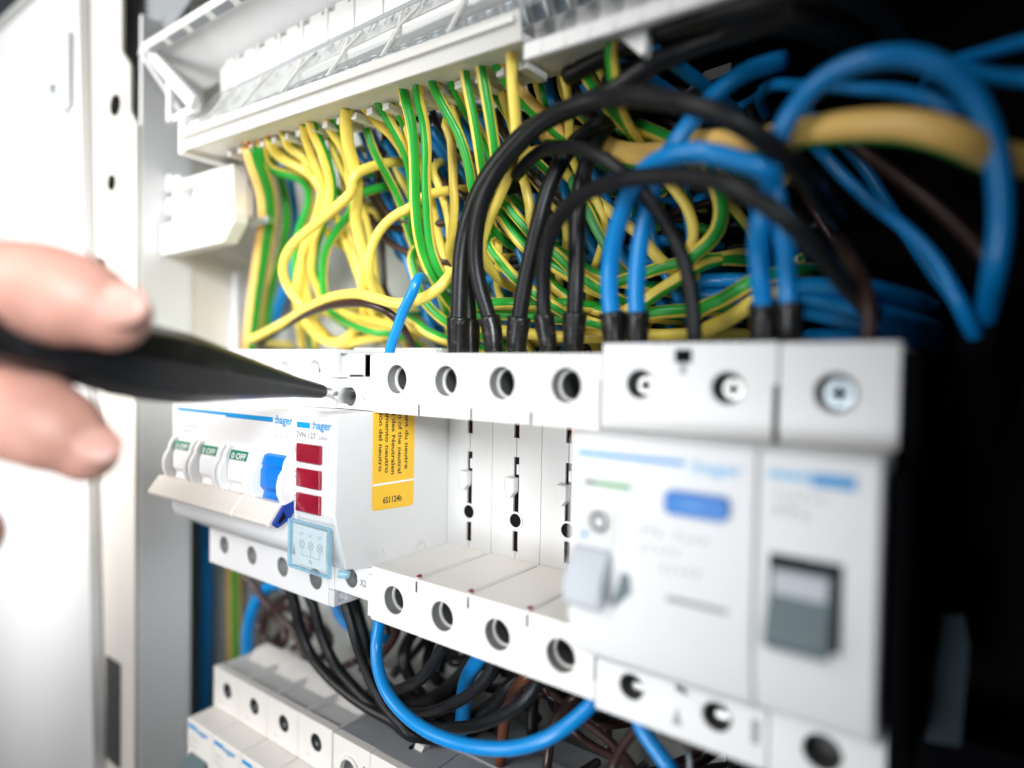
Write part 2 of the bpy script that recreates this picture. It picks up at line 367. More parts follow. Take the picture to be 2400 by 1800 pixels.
# front strip of the cover: milky, folded, with a raised lip
rloft('cover_front', M['frosted'], -106, 48.6, [(-.4, 114.3, 109.5), (.6, 114.2, 109.4), (-.2, 121.7, 116.0), (-1.2, 121.9, 116.2)], .2)
rloft('cover_lip', M['frosted'], -104, XR, [(-1.9, 118.2, 113.4), (-.9, 118.2, 113.4), (-1.4, 119.6, 114.7), (-2.4, 119.6, 114.7)], .15)
rloft('cover_slope', M['clear'], -104, XB, [(-.9, 122, 116.3), (-.2, 122, 116.3), (12.4, 139.3, 140.2), (11.7, 139.6, 140.6)], .1)
# long white bar and dark gaps above and below it
rloft('contact_bar', M['rail_white'], -98, XB, [(5.2, 124.8, 128.4), (8, 124.8, 128.4), (8, 127.2, 132.4), (5.2, 127.2, 132.4)])
rloft('number_strip', M['rail_white'], -103, XB, [(9.2, 130.0, 136.4), (10, 130.0, 136.4), (14, 138.6, 141.2), (13, 138.8, 141.4)])
dk_ = MB()
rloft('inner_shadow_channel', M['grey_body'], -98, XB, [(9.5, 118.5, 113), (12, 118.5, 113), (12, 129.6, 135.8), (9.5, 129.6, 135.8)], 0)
# stepped blocks (the crown) and the hood
blk = None
n = 0; xx = -106.0
while xx < XB-14:
    L = 13.2
    a = MB(); z = lambda q: zr(145.8, 148.2)(q)
    z0 = zr(139.6, 142)(xx)
    a.prism('y', [(xx, z0), (xx+L-.5, z0), (xx+L-.5, z(xx)+6.4), (xx+L-2.2, z(xx)+6.4), (xx+L-2.2, z(xx)+4.6), (xx+L-3.6, z(xx)+4.6), (xx+L-3.6, z(xx)+6), (xx+3.4, z(xx)+6), (xx+3.4, z(xx)+4.2), (xx, z(xx)+4.2)], 14, 20)
    a.build('terminal_block', M['rail_white'], rail, .35)
    xx += L
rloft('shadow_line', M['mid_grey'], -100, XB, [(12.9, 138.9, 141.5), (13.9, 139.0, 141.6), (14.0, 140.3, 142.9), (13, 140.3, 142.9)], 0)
# screws seen through the cover, with posts between them
k = 0; xx = -93.0
scr_me = None
while xx < XB-4:
    zc = zr(121.6, 119.5)(xx)
    s0 = MB().cyl((xx, 6.5, zc-2.2), (xx, 3.2, zc+1.9), 2.3, n=18)
    s0.cyl((xx, 3.2, zc+1.9), (xx, 2.7, zc+2.5), 1.9, n=18)
    s0.build('clamp_screw', M['zinc'], rail, .3)
    xx += 5.9; k += 1
# moulded Y shaped webs of the clear cover
for x in (-88, -66, -43, -20, 3, 27):
    q = MB(); z0 = zr(121.9, 116.2)(x); z1 = zr(139.3, 140.2)(x); zm = (z0+z1)/2
    f = lambda zz: -1.1 + 12.6*(zz-z0)/(z1-z0)
    for (xa, za, xb, zb) in ((x, z0, x, zm), (x, zm, x-3.2, zm+6), (x, zm, x+3.2, zm+6)):
        q.add([(xa-.6, f(za)-.7, za), (xa+.6, f(za)-.7, za), (xb+.6, f(zb)-.7, zb), (xb-.6, f(zb)-.7, zb), (xa-.6, f(za)+.3, za), (xa+.6, f(za)+.3, za), (xb+.6, f(zb)+.3, zb), (xb-.6, f(zb)+.3, zb)],
              [(0,1,2,3),(4,7,6,5),(0,4,5,1),(3,2,6,7),(0,3,7,4),(1,5,6,2)])
    q.build('cover_web', M['frosted'], rail, .2)
for i in range(1, 20):
    x = -96 + (i-1)*6.85
    if x > 40: break
    za = zr(131.8, 137.2)(x); text(str(i), (x, 8.3, za), (1, 0, .03), (0, .42, .9), 3.2, M['print_grey'], rail, name='numeral')
# the rail's underside lugs
for x in range(-92, 46, 7):
    MB().box(x, x+2.6, 9, 18, zr(112.6, 108.0)(x), zr(114.5, 110.1)(x)).build('clamp_lug', M['rail_white'], rail, .25)
# end of the rail: rounded stop
MB().box(-108.5, -104.2, -1, 22, zr(113, 108)(-106), 128).build('end_cap', M['rail_white'], rail, .8)
MB().cyl((-103.8, 4, 122.6), (-97, 4, 122.2), 3.6, n=20).build('end_roller', M['rail_white'], rail, .3)
# hood above the rail with its slotted rim and side gusset
hood = thing('hood_cover', 'light grey hood with slotted rim, hinged open above the clear terminal cover', 'hood', (-130, 0, 160))
MB().prism('x', [(0, 158.6), (21, 150.4), (21, 152), (1, 160.4)], -133, 150).build('hood_panel', M['cabinet'], hood, .3)
MB().prism('x', [(-3.4, 157.0), (-.2, 155.6), (1, 159.6), (-2.2, 161.4)], -136, 150).build('slotted_rim', M['rail_white'], hood, .5)
for i in range(7):
    x = -128+i*15.5
    MB().prism('x', [(-3.2, 156.55), (-.8, 155.45), (-.75, 155.6), (-3.15, 156.75)], x, x+11).build('rim_slot', M['mid_grey'], hood)
MB().prism('x', [(-3.2, 157), (1, 160), (21, 152), (26, 130), (20, 131), (10, 142)], -136, -133.2).build('side_gusset', M['cabinet'], hood, .4)
g_ = MB(); g_.prism('y', [(-133, 155), (-129, 157.5), (-97, 132), (-100, 128)], -1, 1.4); g_.prism('y', [(-120, 128), (-117, 128), (-117, 142), (-120, 145)], 0, 2)
g_.prism('y', [(-121, 128), (-99, 128), (-99, 131.5), (-121, 130)], 1, 3); g_.build('side_stay', M['rail_white'], hood, .4)
# second strip, its cover slid open
r2 = thing('second_terminal_rail', 'white terminal rail right of the clear numbered one with its lip slid open', 'terminal rail', (50, 5, 106))
def rl2(name, m, prof, bevel=.3, x0=49.2, x1=112): return rloft(name, m, x0, x1, prof, bevel, r2)
rl2('front_lip', M['rail_white'], [(-.5, 108.4, 105.1), (1.5, 108.2, 104.9), (1.5, 113.4, 108.3), (.3, 113.8, 108.8), (-.5, 113.2, 108.2)], .5)
rl2('lower_channel', M['rail_white'], [(1.8, 110, 106), (12, 111, 107), (12, 114, 110), (1.8, 113, 108)], .3, 49.2, 86)
for x in range(54, 100, 6):
    MB().box(x, x+.7, -.75, -.52, zr(109, 105.7)(x), zr(113, 108)(x)).build('lip_rib', M['rail_white'], r2)
MB().prism('y', [(70, 107.6), (78, 107.6), (77.6, 101.2), (76.6, 100.8)], 3, 6).build('corner_tab', M['rail_white'], r2, .3)
# ================================================================== DEVICES, MIDDLE ROW
P = 17.7
STEP = [(.35, .95)]
SHALLOW = [(.35, .94)]
def hole_screw(parent, cx, cz, y, r, m='zinc', dark=True):
    s = MB().cyl((cx, y, cz), (cx, y+1.6, cz), r, n=24).build('screw', M[m], parent, .25)
    c = MB(); c.box(cx-r*.62, cx+r*.62, y-.06, y+.3, cz-.22*r, cz+.22*r); c.box(cx-.22*r, cx+.22*r, y-.05, y+.3, cz-r*.62, cz+r*.62)
    c.build('cross_slot', M['dark'], s)
def bores(parent, L, y, depth, m):
    for (x, z, r) in L: MB().bore(x, z, y, [(.35, r*.94), (depth, r*.9), (depth+.05, .01)]).build('bore', M[m], parent, 0, True)
# ---- A four pole switch
A = thing('four_pole_switch', 'white four pole isolator with three white toggles, one blue toggle and long cream handle', 'circuit breaker', (-53, 20, -34))
xa, xb = -88.5, -17.9
MB().prism('x', [(-12, 22.7), (-12, -13.2), (-11.2, -15.6), (-9.2, -17.2), (1.4, -23.4), (6, -23.4), (6, -35), (44, -35), (44, 40), (6, 40), (6, 23.2), (-11, 23.2)], xa, xb).build('body', M['white'], A, .5, seg=3)
cells = [(xa, xa+P, -79.65, 34, 3.3), (xa+P, xa+2*P, -61.95, 34, 3.3), (xa+2*P, xa+3*P, -44.25, 34, 3.3), (xa+3*P, -20.6, -28.6, 34.4, 3.3)]
MB().bar(cells, 23.4, 40.8, 1.5, 5.9, SHALLOW).build('upper_terminal_bar', M['white'], A, .45)
cells = [(xa, xa+P, -79.1, -28.2, 3.2), (xa+P, xa+2*P, -61.75, -28.6, 3.2), (xa+2*P, xa+3*P, -44.1, -28.9, 3.25), (xa+3*P, -20.6, -27.0, -29.2, 3.3)]
MB().bar(cells, -35.8, -23.6, 1.5, 5.9, SHALLOW).build('lower_terminal_bar', M['white'], A, .45)
MB().box(-20.5, -17.9, 1.5, 5.9, 23.4, 32.2).build('bar_end', M['white'], A, .2)
MB().box(-20.5, -17.9, 1.5, 5.9, -30.6, -23.6).build('bar_end', M['white'], A, .2)
for z0, z1 in ((32.4, 40.8), (-35.8, -30.8)):
    e = MB(); e.box(-20.5, -17.9, 1.5, 3.2, z0, z1); e.box(-20.5, -17.9, 12, 20, z0, z1); e.box(-20.5, -17.9, 3.25, 11.95, z1-1.2, z1); e.box(-20.5, -17.9, 3.25, 11.95, z0, z0+1.2)
    e.build('end_pocket', M['grey_body'], A, .3)
bores(A, ((-79.1, -28.2, 3.2), (-61.75, -28.6, 3.2), (-44.1, -28.9, 3.25), (-27.0, -29.2, 3.3)), 1.5, 4.2, 'bore')
bores(A, ((-79.65, 34, 3.3), (-61.95, 34, 3.3), (-44.25, 34, 3.3), (-28.6, 34.4, 3.3)), 1.5, 4.3, 'grey_body')
hole_screw(A, -28.6, 34.4, 4.9, 2.9); hole_screw(A, -44.25, 34, 4.9, 2.9)
for x in (-79.65, -61.95): hole_screw(A, x, 34, 4.9, 2.9)
# toggles: drum, printed band, two ears each
for i in range(4):
    xl = -85.6 + i*17.15; blue = i == 3
    dm = MB(); prof = []
    for t in range(0, 13):
        a = math.radians(158 - t*(136/12)); prof.append((-6.5 - 8.4*math.sin(a)*1.0 + 0, 3.6 + 8.2*math.cos(math.pi-a)*-1))
    # stepped drum profile (y, z): upper band, dip, lower part
    pr = [(-11.6, 10.6), (-13.2, 9.8), (-14.0, 7.2), (-13.6, 6.8), (-14.3, 5.6), (-14.4, 1.0), (-13.1, -0.6), (-14.2, -4.4), (-12.4, -7.6), (-11.6, -7.8)]
    dm.prism('x', pr, xl+2.6, xl+14.4).build('toggle', M['toggle_blue'] if blue else M['white'], A, .25)
    if not blue:
        b = MB().prism('x', [(-13.32, 9.85), (-13.2, 9.9), (-14.0, 7.2), (-14.12, 7.2)], xl+2.65, xl+12.0).build('off_band', M['print_green'], A)
        text('0 OFF', (xl+4.0, -14.2, 7.55), X, (0, .28, 1), 1.7, M['print_white'], b, width=7.6)
    for xe in (xl+.2, xl+14.2):
        pe = [(-11.8, 11.0), (-13.4, 11.1), (-14.6, 9.4), (-15.1, 8.0), (-15.2, 7.0), (-16.4, 5.4), (-17.0, 3.0), (-16.9, .4), (-15.8, -2.2), (-14.2, -4.2), (-13.0, -4.6), (-12.0, -4.4)]
        MB().prism('x', pe, xe, xe+1.9).build('toggle_ear', M['white'], A, .5, seg=3)
# cream handle bar in two halves, blue end
for xl, xr in ((-88.6, -37.2), (-36.8, -19.0)):
    MB().prism('x', [(-13.6, -2.2), (-16.4, -2.0), (-20.2, -7.0), (-19.4, -8.3), (-17.2, -7.9), (-13.6, -5.6)], xl, xr).build('handle_bar', M['cream'], A, .6, seg=3)
bt = MB().prism('x', [(-12.4, -1.6), (-15.6, -2.6), (-19.0, -7.2), (-17.4, -8.6), (-14.6, -7.2), (-12.4, -5.2)], -18.9, -17.9).build('handle_end', M['navy'], A, .25)
MB().prism('x', [(-15.6, -4.2), (-17.4, -6.8), (-16.9, -7.4), (-15.0, -6.0)], -17.88, -17.8).build('end_recess', M['dark'], bt)
# print
MB().box(-84.8, -54, -12.06, -12.02, 19.9, 20.8).build('blue_line', M['print_blue'], A)
MB().box(-54, -29.0, -12.06, -12.02, 19.4, 20.8).build('blue_line', M['print_blue'], A)
text(':hager', (-28.0, -12.06, 19.2), X, Z, 2.3, M['print_blue'], A, width=8.5)
faint('-- ---', (-85, -12.04, 16.6), X, Z, 1.3, M['print_faint'], A, width=5)
faint('--- ---- -----', (-85, -12.04, 14.6), X, Z, 1.0, M['print_faint'], A, width=14)
faint('--- -----', (-85, -12.04, 13.0), X, Z, 1.0, M['print_faint'], A, width=10)
sch = MB()
for i in range(4):
    x = -27 + i*2.3
    sch.box(x, x+.16, -12.05, -12.02, 15.2, 16.4); sch.box(x, x+.16, -12.05, -12.02, 12.9, 13.8)
    sch.prism('y', [(x, 13.8), (x+.18, 13.8), (x-.7, 15.2), (x-.88, 15.2)], -12.05, -12.02); sch.ring((x+.08, -12.02, 15.5), (0, -1, 0), .28, .42, .03, 12)
sch.box(-27, -20, -12.05, -12.02, 14.2, 14.3)
sch.build('wiring_symbol', M['print_faint'], A)
faint('- - - -', (-27.4, -12.04, 16.8), X, Z, .9, M['print_faint'], A, width=8.2)
faint('- - - -', (-27.4, -12.04, 11.6), X, Z, .9, M['print_faint'], A, width=8.2)
# ---- B indicator module
B = thing('indicator_module', 'narrow white indicator module with three dark red lamps and yellow side label', 'indicator', (-9, 20, -30))
MB().prism('x', [(-12.2, 22.6), (-12.6, -3.6), (-8.6, -18.6), (1.2, -20.2), (6, -20.2), (6, -29.6), (44, -29.6), (44, 31.6), (6, 31.6), (6, 23.2), (-11.4, 23.4)], -17.55, -.1).build('body', M['grey_body'], B, .55, seg=3)
MB().prism('x', [(-12.34, 22.2), (-12.74, -3.6), (-12.5, -3.65), (-12.1, 22.2)], -17.3, -.5).build('face_plate', M['white'], B, .1)
MB().bar([(-17.55, -.15, -12.0, 27.1, 2.85)], 23.5, 32, 1.5, 5.9, SHALLOW).build('upper_terminal', M['white'], B, .35)
MB().bar([(-17.55, -.15, -10.4, -25.4, 2.9)], -30.2, -20.4, 1.5, 5.9, SHALLOW).build('lower_terminal', M['white'], B, .35)
bores(B, ((-12.0, 27.1, 2.85), (-10.4, -25.4, 2.9)), 1.5, 4.3, 'bore')
hole_screw(B, -10.4, -25.4, 4.6, 2.6); hole_screw(B, -12.0, 27.1, 5.0, 2.3)
text('N', (-6.6, 1.44, 26.2), X, Z, 1.7, M['print_grey'], B, width=1.5)
fr = MB(); fr.box(-7.1, -4.6, 1.42, 1.46, 25.6, 25.75); fr.box(-7.1, -4.6, 1.42, 1.46, 28.35, 28.5); fr.box(-7.1, -6.95, 1.42, 1.46, 25.75, 28.35); fr.box(-4.75, -4.6, 1.42, 1.46, 25.75, 28.35)
fr.build('letter_frame', M['print_grey'], B)
text('X2', (-6.4, 1.44, -26.6), X, Z, 1.9, M['print_grey'], B, width=2.7)
MB().prism('y', [(-17, 18.8), (-11.1, 18.8), (-11.1, 20.4), (-17, 20.4)], -12.42, -12.36).build('blue_line', M['print_blue'], B)
text(':hager', (-10.4, -12.47, 18.9), X, Z, 2.2, M['print_blue'], B, width=8.5)
text('SVN 127', (-17, -12.56, 16.2), X, Z, 1.6, M['print_grey'], B, width=8.6)
text('230V~', (-7.2, -12.56, 16.2), X, Z, .8, M['print_faint'], B, width=4.6)
for i in range(3):
    zt = 14.7 - 6.75*i
    MB().prism('y', [(-15.9, zt-5.2), (-5.3, zt-5.2), (-5.3, zt), (-15.9, zt)], -13.5, -12.5).build('red_lamp', M['red_lens'], B, .35)
    text(str(i+1), (-17.1, -12.86, zt-2.9), X, Z, 1.8, M['print_grey'], B)
# clear blue label flap
lf = MB().box(-17.6, -.2, -14.2, -13.7, -19.4, -6.4).build('label_flap', M['clear_blue'], B, .1)
ed = MB(); ed.box(-17.8, -17.3, -14.6, -13.2, -19.6, -6.2); ed.box(-.5, 0, -14.6, -13.2, -19.6, -6.2); ed.box(-16.9, -1, -14.6, -13.2, -6.9, -6.2); ed.box(-16.9, -1, -14.6, -13.2, -19.6, -18.9)
ed.build('flap_rim', M['blue_edge'], lf, .25)
cd = MB().box(-15.6, -2.2, -13.5, -13.3, -18.2, -7.6).build('card', M['white'], lf)
for i in range(3):
    x = -12.6 + i*3.9
    faint('x%d' % (i*2+1), (x-1, -13.6, -10.2), X, Z, 1.1, M['print_faint'], lf, width=1.8)
    q = MB().ring((x, -13.58, -12.6), (0, -1, 0), 1.05, 1.2, .04, 20)
    q.prism('y', [(x-.8, -13.35), (x-.7, -13.45), (x+.8, -11.85), (x+.7, -11.75)], -13.62, -13.58); q.prism('y', [(x-.8, -11.85), (x-.7, -11.75), (x+.8, -13.35), (x+.7, -13.45)], -13.64, -13.62)
    q.box(x-.07, x+.07, -13.62, -13.58, -15.4, -13.9); q.build('lamp_symbol', M['print_faint'], lf)
MB().box(-12.7, -4.7, -13.62, -13.58, -15.6, -15.45).build('symbol_line', M['print_faint'], lf)
text('N', (-9.2, -13.62, -17.4), X, Z, 1.1, M['print_faint'], lf)
MB().cyl((.2, -11.5, -18.6), (2.4, -9.5, -19.0), 1.1, n=16).build('flap_hinge', M['blue_edge'], lf, .2)
# side label
sk = []
for (cy, cz, a0) in ((14.6, -3.6, -90), (14.6, 26, 0), (1.3, 26, 90), (1.3, -2.9, 180)):
    for k in range(6):
        a = math.radians(a0 + k*18); sk.append((cy+1.3*math.cos(a), cz+1.3*math.sin(a)))
st = MB().prism('x', sk, 0.0, .12).build('side_label', M['sticker'], B)
MB().prism('x', [(.05, 2.7), (15.9, 2.5), (15.9, 3.0), (.05, 3.3)], .13, .16).build('label_rule', M['print_white'], st)
for (yy, ze, s, wd) in ((2.1, 6.6, 'Connexión del neutro', 27), (4.5, 5.9, 'Collegamento neutro', 26.5), (6.9, 5.2, 'Anschluß des Neutralen', 29), (9.4, 5.2, 'Connection of the neutral', 30.5), (12.1, 6.2, 'Raccordement du neutre', 31)):
    text(s, (.15, yy, ze+wd*.94), (0, 0, -1), Y, 1.45, M['print_black'], st, width=wd*.94)
text('6S1124b', (.15, 3.9, -2.6), (0, 1, -.03), Z, 1.75, M['print_black'], st, width=7.2)
for (yy, zz) in ((2.9, -16.9), (19.5, -18.4)):
    q = MB().ring((0, yy, zz), X, 1.75, 2.15, .16, 28); q.build('moulded_ring', M['grey_body'], B, .05)
    MB().cyl((0, yy, zz), (.12, yy, zz), 1.35, n=24).build('moulded_dimple', M['grey_body'], B, .05)
MB().box(-.3, .25, 3.3, 5.2, -30, -22.4).build('side_notch', M['mid_grey'], B, .1)
# ---- C open four pole body
Cd = thing('open_terminal_body', 'open light grey four pole device body with bare slots between its upper and lower terminals', 'circuit breaker', (35, 20, -34))
MB().box(.0, 4*P-.1, 36.2, 44, -34, 39).build('rear_shell', M['grey_body'], Cd)
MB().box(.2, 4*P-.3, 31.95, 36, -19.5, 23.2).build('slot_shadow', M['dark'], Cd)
def panel(x0, x1):
    """back wall of one pole with its column of slots"""
    cx = (x0+x1)/2 + .1; q = MB()
    q.box(x0, cx-1.0, 31, 31.7, -19.8, 23.4); q.box(cx+1.0, x1, 31, 31.7, -19.8, 23.4)
    for z0, z1 in ((15.9, 10.4), (-5.8, -11.3), (-17.3, -19.8)): q.box(cx-1.0, cx-.12, 31, 31.7, z1, z0); q.box(cx+.12, cx+1.0, 31, 31.7, z1, z0)
    q.build('back_wall', M['grey_body'], Cd)
    MB().box(cx-.1, cx+.7, 31.2, 31.9, 5.3, 8.2).build('slot_tab', M['white'], Cd, .1)
    MB().prism('y', [(cx-2.8, 4.6), (cx+.6, 4.4), (cx+.6, .4), (cx-.9, -1.4), (cx-2.2, -.8)], 28.8, 31.6).build('paddle', M['grey_body'], Cd, .35)
    MB().ring((cx+.1, 30.99, -8.1), (0, -1, 0), 2.0, 2.6, .35, 28).build('socket_rim', M['grey_body'], Cd, .1)
    MB().cyl((cx+.1, 30.98, -8.1), (cx+.1, 30.9, -8.1), 2.0, n=28).build('socket', M['dark'], Cd)
    for z0, z1 in ((-16.9, -11.7), (16.3, 22.5)): MB().box(cx+.25, cx+.7, 31.75, 31.9, z0, z1).build('copper_contact', M['copper'], Cd)
for i in range(4): panel(i*P+.08, (i+1)*P-.08)
for i in range(4):
    x0, x1 = i*P+.06, (i+1)*P-.06
    up_ = MB().bar([(x0, x1, x0+8.85, 32.6, 4.0)], 23.4, 39.6, 0, 30.9, STEP).build('upper_terminal', M['white2'], Cd, .45, seg=3)
    lo_ = MB().bar([(x0, x1, x0+8.85, -27.0, 3.9)], -34.2, -19.3, 0, 30.9, STEP).build('lower_terminal', M['white2'], Cd, .45, seg=3)
    for pz, q in ((32.6, up_), (-27.0, lo_)):
        MB().box(x0+8.83, x0+8.89, -.03, .0, pz+(4.1 if pz > 0 else -7.1), pz+(6.9 if pz > 0 else -4.1)).build('mould_line', M['print_grey'], q)
        MB().bore(x0+8.85, pz, 0, [(.35, 3.78), (3.0, 3.76)]).build('bore', M['bore'], q, 0, True)
        MB().ring((x0+8.85, 3.0, pz), (0, 1, 0), 3.1, 3.76, .7).build('bore_ring', M['grey_body'], q, .1)
        MB().bore(x0+8.85, pz, 3.7, [(0, 3.4), (5.5, 3.3), (5.6, .01)]).build('bore', M['bore_dark'], q, 0, True)
        MB().cyl((x0+9.9, 8.2, pz-1.2), (x0+9.9, 8.9, pz-1.2), .8, n=14).build('screw_glint', M['zinc'], q, .2)
    if i:
        MB().box(x0-.45, x0+.15, -.04, .9, 23.5, 26.3).build('marking_notch', M['dark'], Cd)
        MB().box(x0-.45, x0+.15, -.04, .9, -22.8, -20).build('marking_notch', M['dark'], Cd)
        MB().box(x0-.9, x0+.5, .0, 29, -19.28, -18.9).build('seam_ridge', M['grey_body'], Cd, .15)
        MB().cyl((x0-.2, .3, -19.2), (x0-.2, 1.7, -19.0), .7, n=14).build('red_mark', M['red_mark'], Cd, .2)
MB().box(-1.9, -.0, .2, 6, 25.5, 39.2).build('side_lug', M['white2'], Cd, .4)
MB().box(-1.7, .0, .2, 6, -33.8, -22).build('side_lug', M['white2'], Cd, .4)
MB().box(1, 8, 16, 30, 39.7, 41.2).build('top_tab', M['grey_body'], Cd, .3)
MB().box(-40, .8, 26, 44, 40.2, 42).build('top_plate', M['grey_body'], A, .3)
# ---- D two pole residual current switch
D = thing('two_pole_safety_switch', 'blurred white two pole safety switch with blue test button and grey lever', 'circuit breaker', (88, 20, -35))
xd, xe = 4*P+.25, 6*P-.15
nose = [(-12, 23.0), (-12.2, -12), (-10.2, -19), (-.6, -24.2), (5.8, -24.2), (5.8, -35), (44, -35), (44, 41.4), (5.8, 41.4), (5.8, 23.8), (-11.2, 23.8)]
MB().prism('x', nose, xd, xe).build('body', M['white'], D, .6, seg=3)
MB().bar([(xd, xd+P, 79.6, 33.4, 3.05), (xd+P, xe, 97.2, 33.2, 3.15)], 24, 41.7, -.4, 5.7, SHALLOW).build('upper_terminal', M['white'], D, .5)
MB().bar([(xd, xd+P, 79.3, -28.4, 2.8), (xd+P, xe, 96.8, -28.6, 2.9)], -35.4, -24.6, -.4, 5.7, SHALLOW).build('lower_terminal', M['white'], D, .5)
for (x, z, r) in ((79.6, 33.4, 2.7), (97.2, 33.2, 2.8)):
    bores(D, ((x, z, r*1.12),), -.4, 4.2, 'bore_dark'); hole_screw(D, x+.6, z-.2, 1.5, r*.72, 'steel')
for (x, z, r) in ((79.3, -28.4, 2.5), (96.8, -28.6, 2.6)): bores(D, ((x, z, r*1.12),), -.4, 5, 'bore_dark')

for x in (79.3, 96.8):
    MB().box(x-1.2, x+1.2, 3.0, 3.4, -30.2, -29.0).build('clamp_plate', M['steel'], D)
    MB().box(x-.6, x+1.0, 3.0, 3.4, -27.4, -26.6).build('copper_wire_end', M['copper'], D)
MB().box(87.0, 90.4, -.55, -.3, 37.8, 40.4).build('key_notch', M['dark'], D, .2)
MB().box(88.1, 89.3, -.56, -.3, 35.6, 37.7).build('key_notch', M['mid_grey'], D, .2)
MB().prism('y', [(88.2, -32.6), (90.2, -32.6), (89.2, -29.2)], -.55, -.3).build('key_notch', M['mid_grey'], D)
MB().box(105.4, 106.4, -.7, 1, 24.4, 34).build('seam_shadow', M['dark'], D, .2)
MB().box(103.2, 104.6, -.7, .2, -31, -26.5).build('key_notch', M['mid_grey'], D, .3)
MB().box(70.72, 71.0, -.6, 1, 24.2, 34).build('seam_shadow', M['mid_grey'], D, .1)
MB().box(70.7, 71.3, -.7, 1, -29.5, -24).build('seam_shadow', M['mid_grey'], D, .1)
MB().box(72.6, 94, -12.1, -12.04, 19.75, 20.6).build('blue_line', M['print_blue'], D)
text(':hager', (95, -12.08, 18.9), X, Z, 2.1, M['pale_blue_print'], D, width=9)
MB().box(74.2, 76.4, -12.15, -12.08, 14.3, 15.1).build('flag_mark', M['print_black'], D)
MB().box(76.4, 84.0, -12.15, -12.08, 14.2, 15.1).build('flag_mark', M['leaf_green'], D)
bt = MB(); pr = []
for (cx, cz, a0) in ((100.9, 12.4, -90), (100.9, 14.2, 0), (92.1, 14.2, 90), (92.1, 12.4, 180)):
    for k in range(6):
        a = math.radians(a0+k*18); pr.append((cx+1.1*math.cos(a), cz+1.1*math.sin(a)))
bt.prism('y', pr, -13.6, -12).build('test_button', M['button_blue'], D, .4)
faint('----', (94, -13.64, 12.7), X, Z, 1.3, M['pale_blue_print'], D, width=4.4)
lv = MB().prism('x', [(-11.8, 2.6), (-13.2, 2.4), (-16.4, -3.0), (-16.6, -7.6), (-15.0, -8.6), (-11.8, -5.4)], 72.2, 80.4).build('lever', M['lever_grey'], D, .8, seg=3)
MB().ring((77.6, -12.12, 7.4), (0, -1, 0), 1.2, 2.0, .1, 20).build('dial_mark', M['print_grey'], D)
MB().cyl((74.6, -12.1, 4.6), (74.6, -12.3, 4.6), .6, n=14).build('dot_mark', M['print_blue'], D)
MB().prism('y', [(72.4, 2.8), (81.6, 2.8), (81.6, 10), (72.4, 10)], -12.22, -12.1).build('lever_plate', M['grey_body'], D, .1)
MB().prism('y', [(80.6, -8.6), (84.6, -4.6), (84.2, -1.6), (82.6, -1.0)], -12.3, -12.1).build('lever_gap', M['switch_grey'], D)
MB().prism('y', [(91.4, -4.3), (102.1, -4.3), (102.1, -3.5), (91.4, -3.5)], -12.3, -12.1).build('label_slot', M['print_grey'], D)
for (x, z, s, wd, h) in ((86, 6.6, '--- ----', 13, 1.5), (86, 3.6, '230V~', 8, 1.2), (90, .6, '-----', 8, 1.4), (73.6, 9.8, 'I', .6, 1.6)):
    faint(s, (x, -12.15, z), X, Z, h, M['print_faint'], D, width=wd)
# ---- E single pole breaker
E = thing('single_pole_breaker', 'blurred white single pole breaker with slate grey toggle at the right end', 'circuit breaker', (115, 20, -35))
x0, x1 = 6*P+.15, 7*P
MB().prism('x', nose, x0, x1).build('body', M['white'], E, .6, seg=3)
MB().bar([(x0, x1+.8, 115.4, 33.0, 3.5)], 24, 41.5, -.6, 5.7, SHALLOW).build('upper_terminal', M['white'], E, .6)
MB().bar([(x0, x1+.4, 115.0, -28.4, 3.3)], -35.4, -21.0, -.6, 5.7, SHALLOW).build('lower_terminal', M['white'], E, .6)
bores(E, ((115.4, 33, 3.5), (115.0, -28.4, 3.3)), -.6, 4.6, 'bore_dark'); hole_screw(E, 115.7, 32.9, 1.2, 2.55, 'zinc')
MB().box(108, 114.5, -12.12, -12.04, 19.4, 20.6).build('blue_line', M['pale_blue_print'], E)
MB().box(114.5, 120.6, -12.14, -12.06, 18.8, 20.8).build('blue_line', M['print_blue'], E)
fr = MB(); fr.box(108.5, 119.2, -12.25, -12.05, -6.4, 7.4); fr.build('toggle_well', M['dark'], E, .2)
MB().prism('x', [(-12.1, 6.0), (-13.6, 5.6), (-14.2, 1.4), (-16.8, -4.6), (-16.0, -6.6), (-12.1, -5.6)], 108.9, 118.2).build('toggle', M['switch_grey'], E, .5, seg=3)
MB().prism('x', [(-13.7, 5.3), (-13.82, 5.2), (-14.32, 1.7), (-14.2, 1.7)], 109.6, 117.4).build('toggle_print', M['lever_grey'], E)
faint('---', (109, -12.12, 13.4), X, Z, 2, M['print_faint'], E, width=6)
faint('------', (109, -12.12, 16.3), X, Z, 1.2, M['print_faint'], E, width=8)
es = thing('dark_fill_end', 'added black plate standing in for shade on the right side of the blurred single breaker', 'end stop', (126, 20, -35))  # black plate added where the breaker flank falls into shade
MB().prism('x', [(-9.5, 21), (-9.5, -12), (-7.5, -18), (1.5, -23), (3, -33), (44, -34), (44, 40), (2, 40), (1.5, 22)], 124.95, 127.2).build('dark_fill_end_body', M['black'], es, .3)
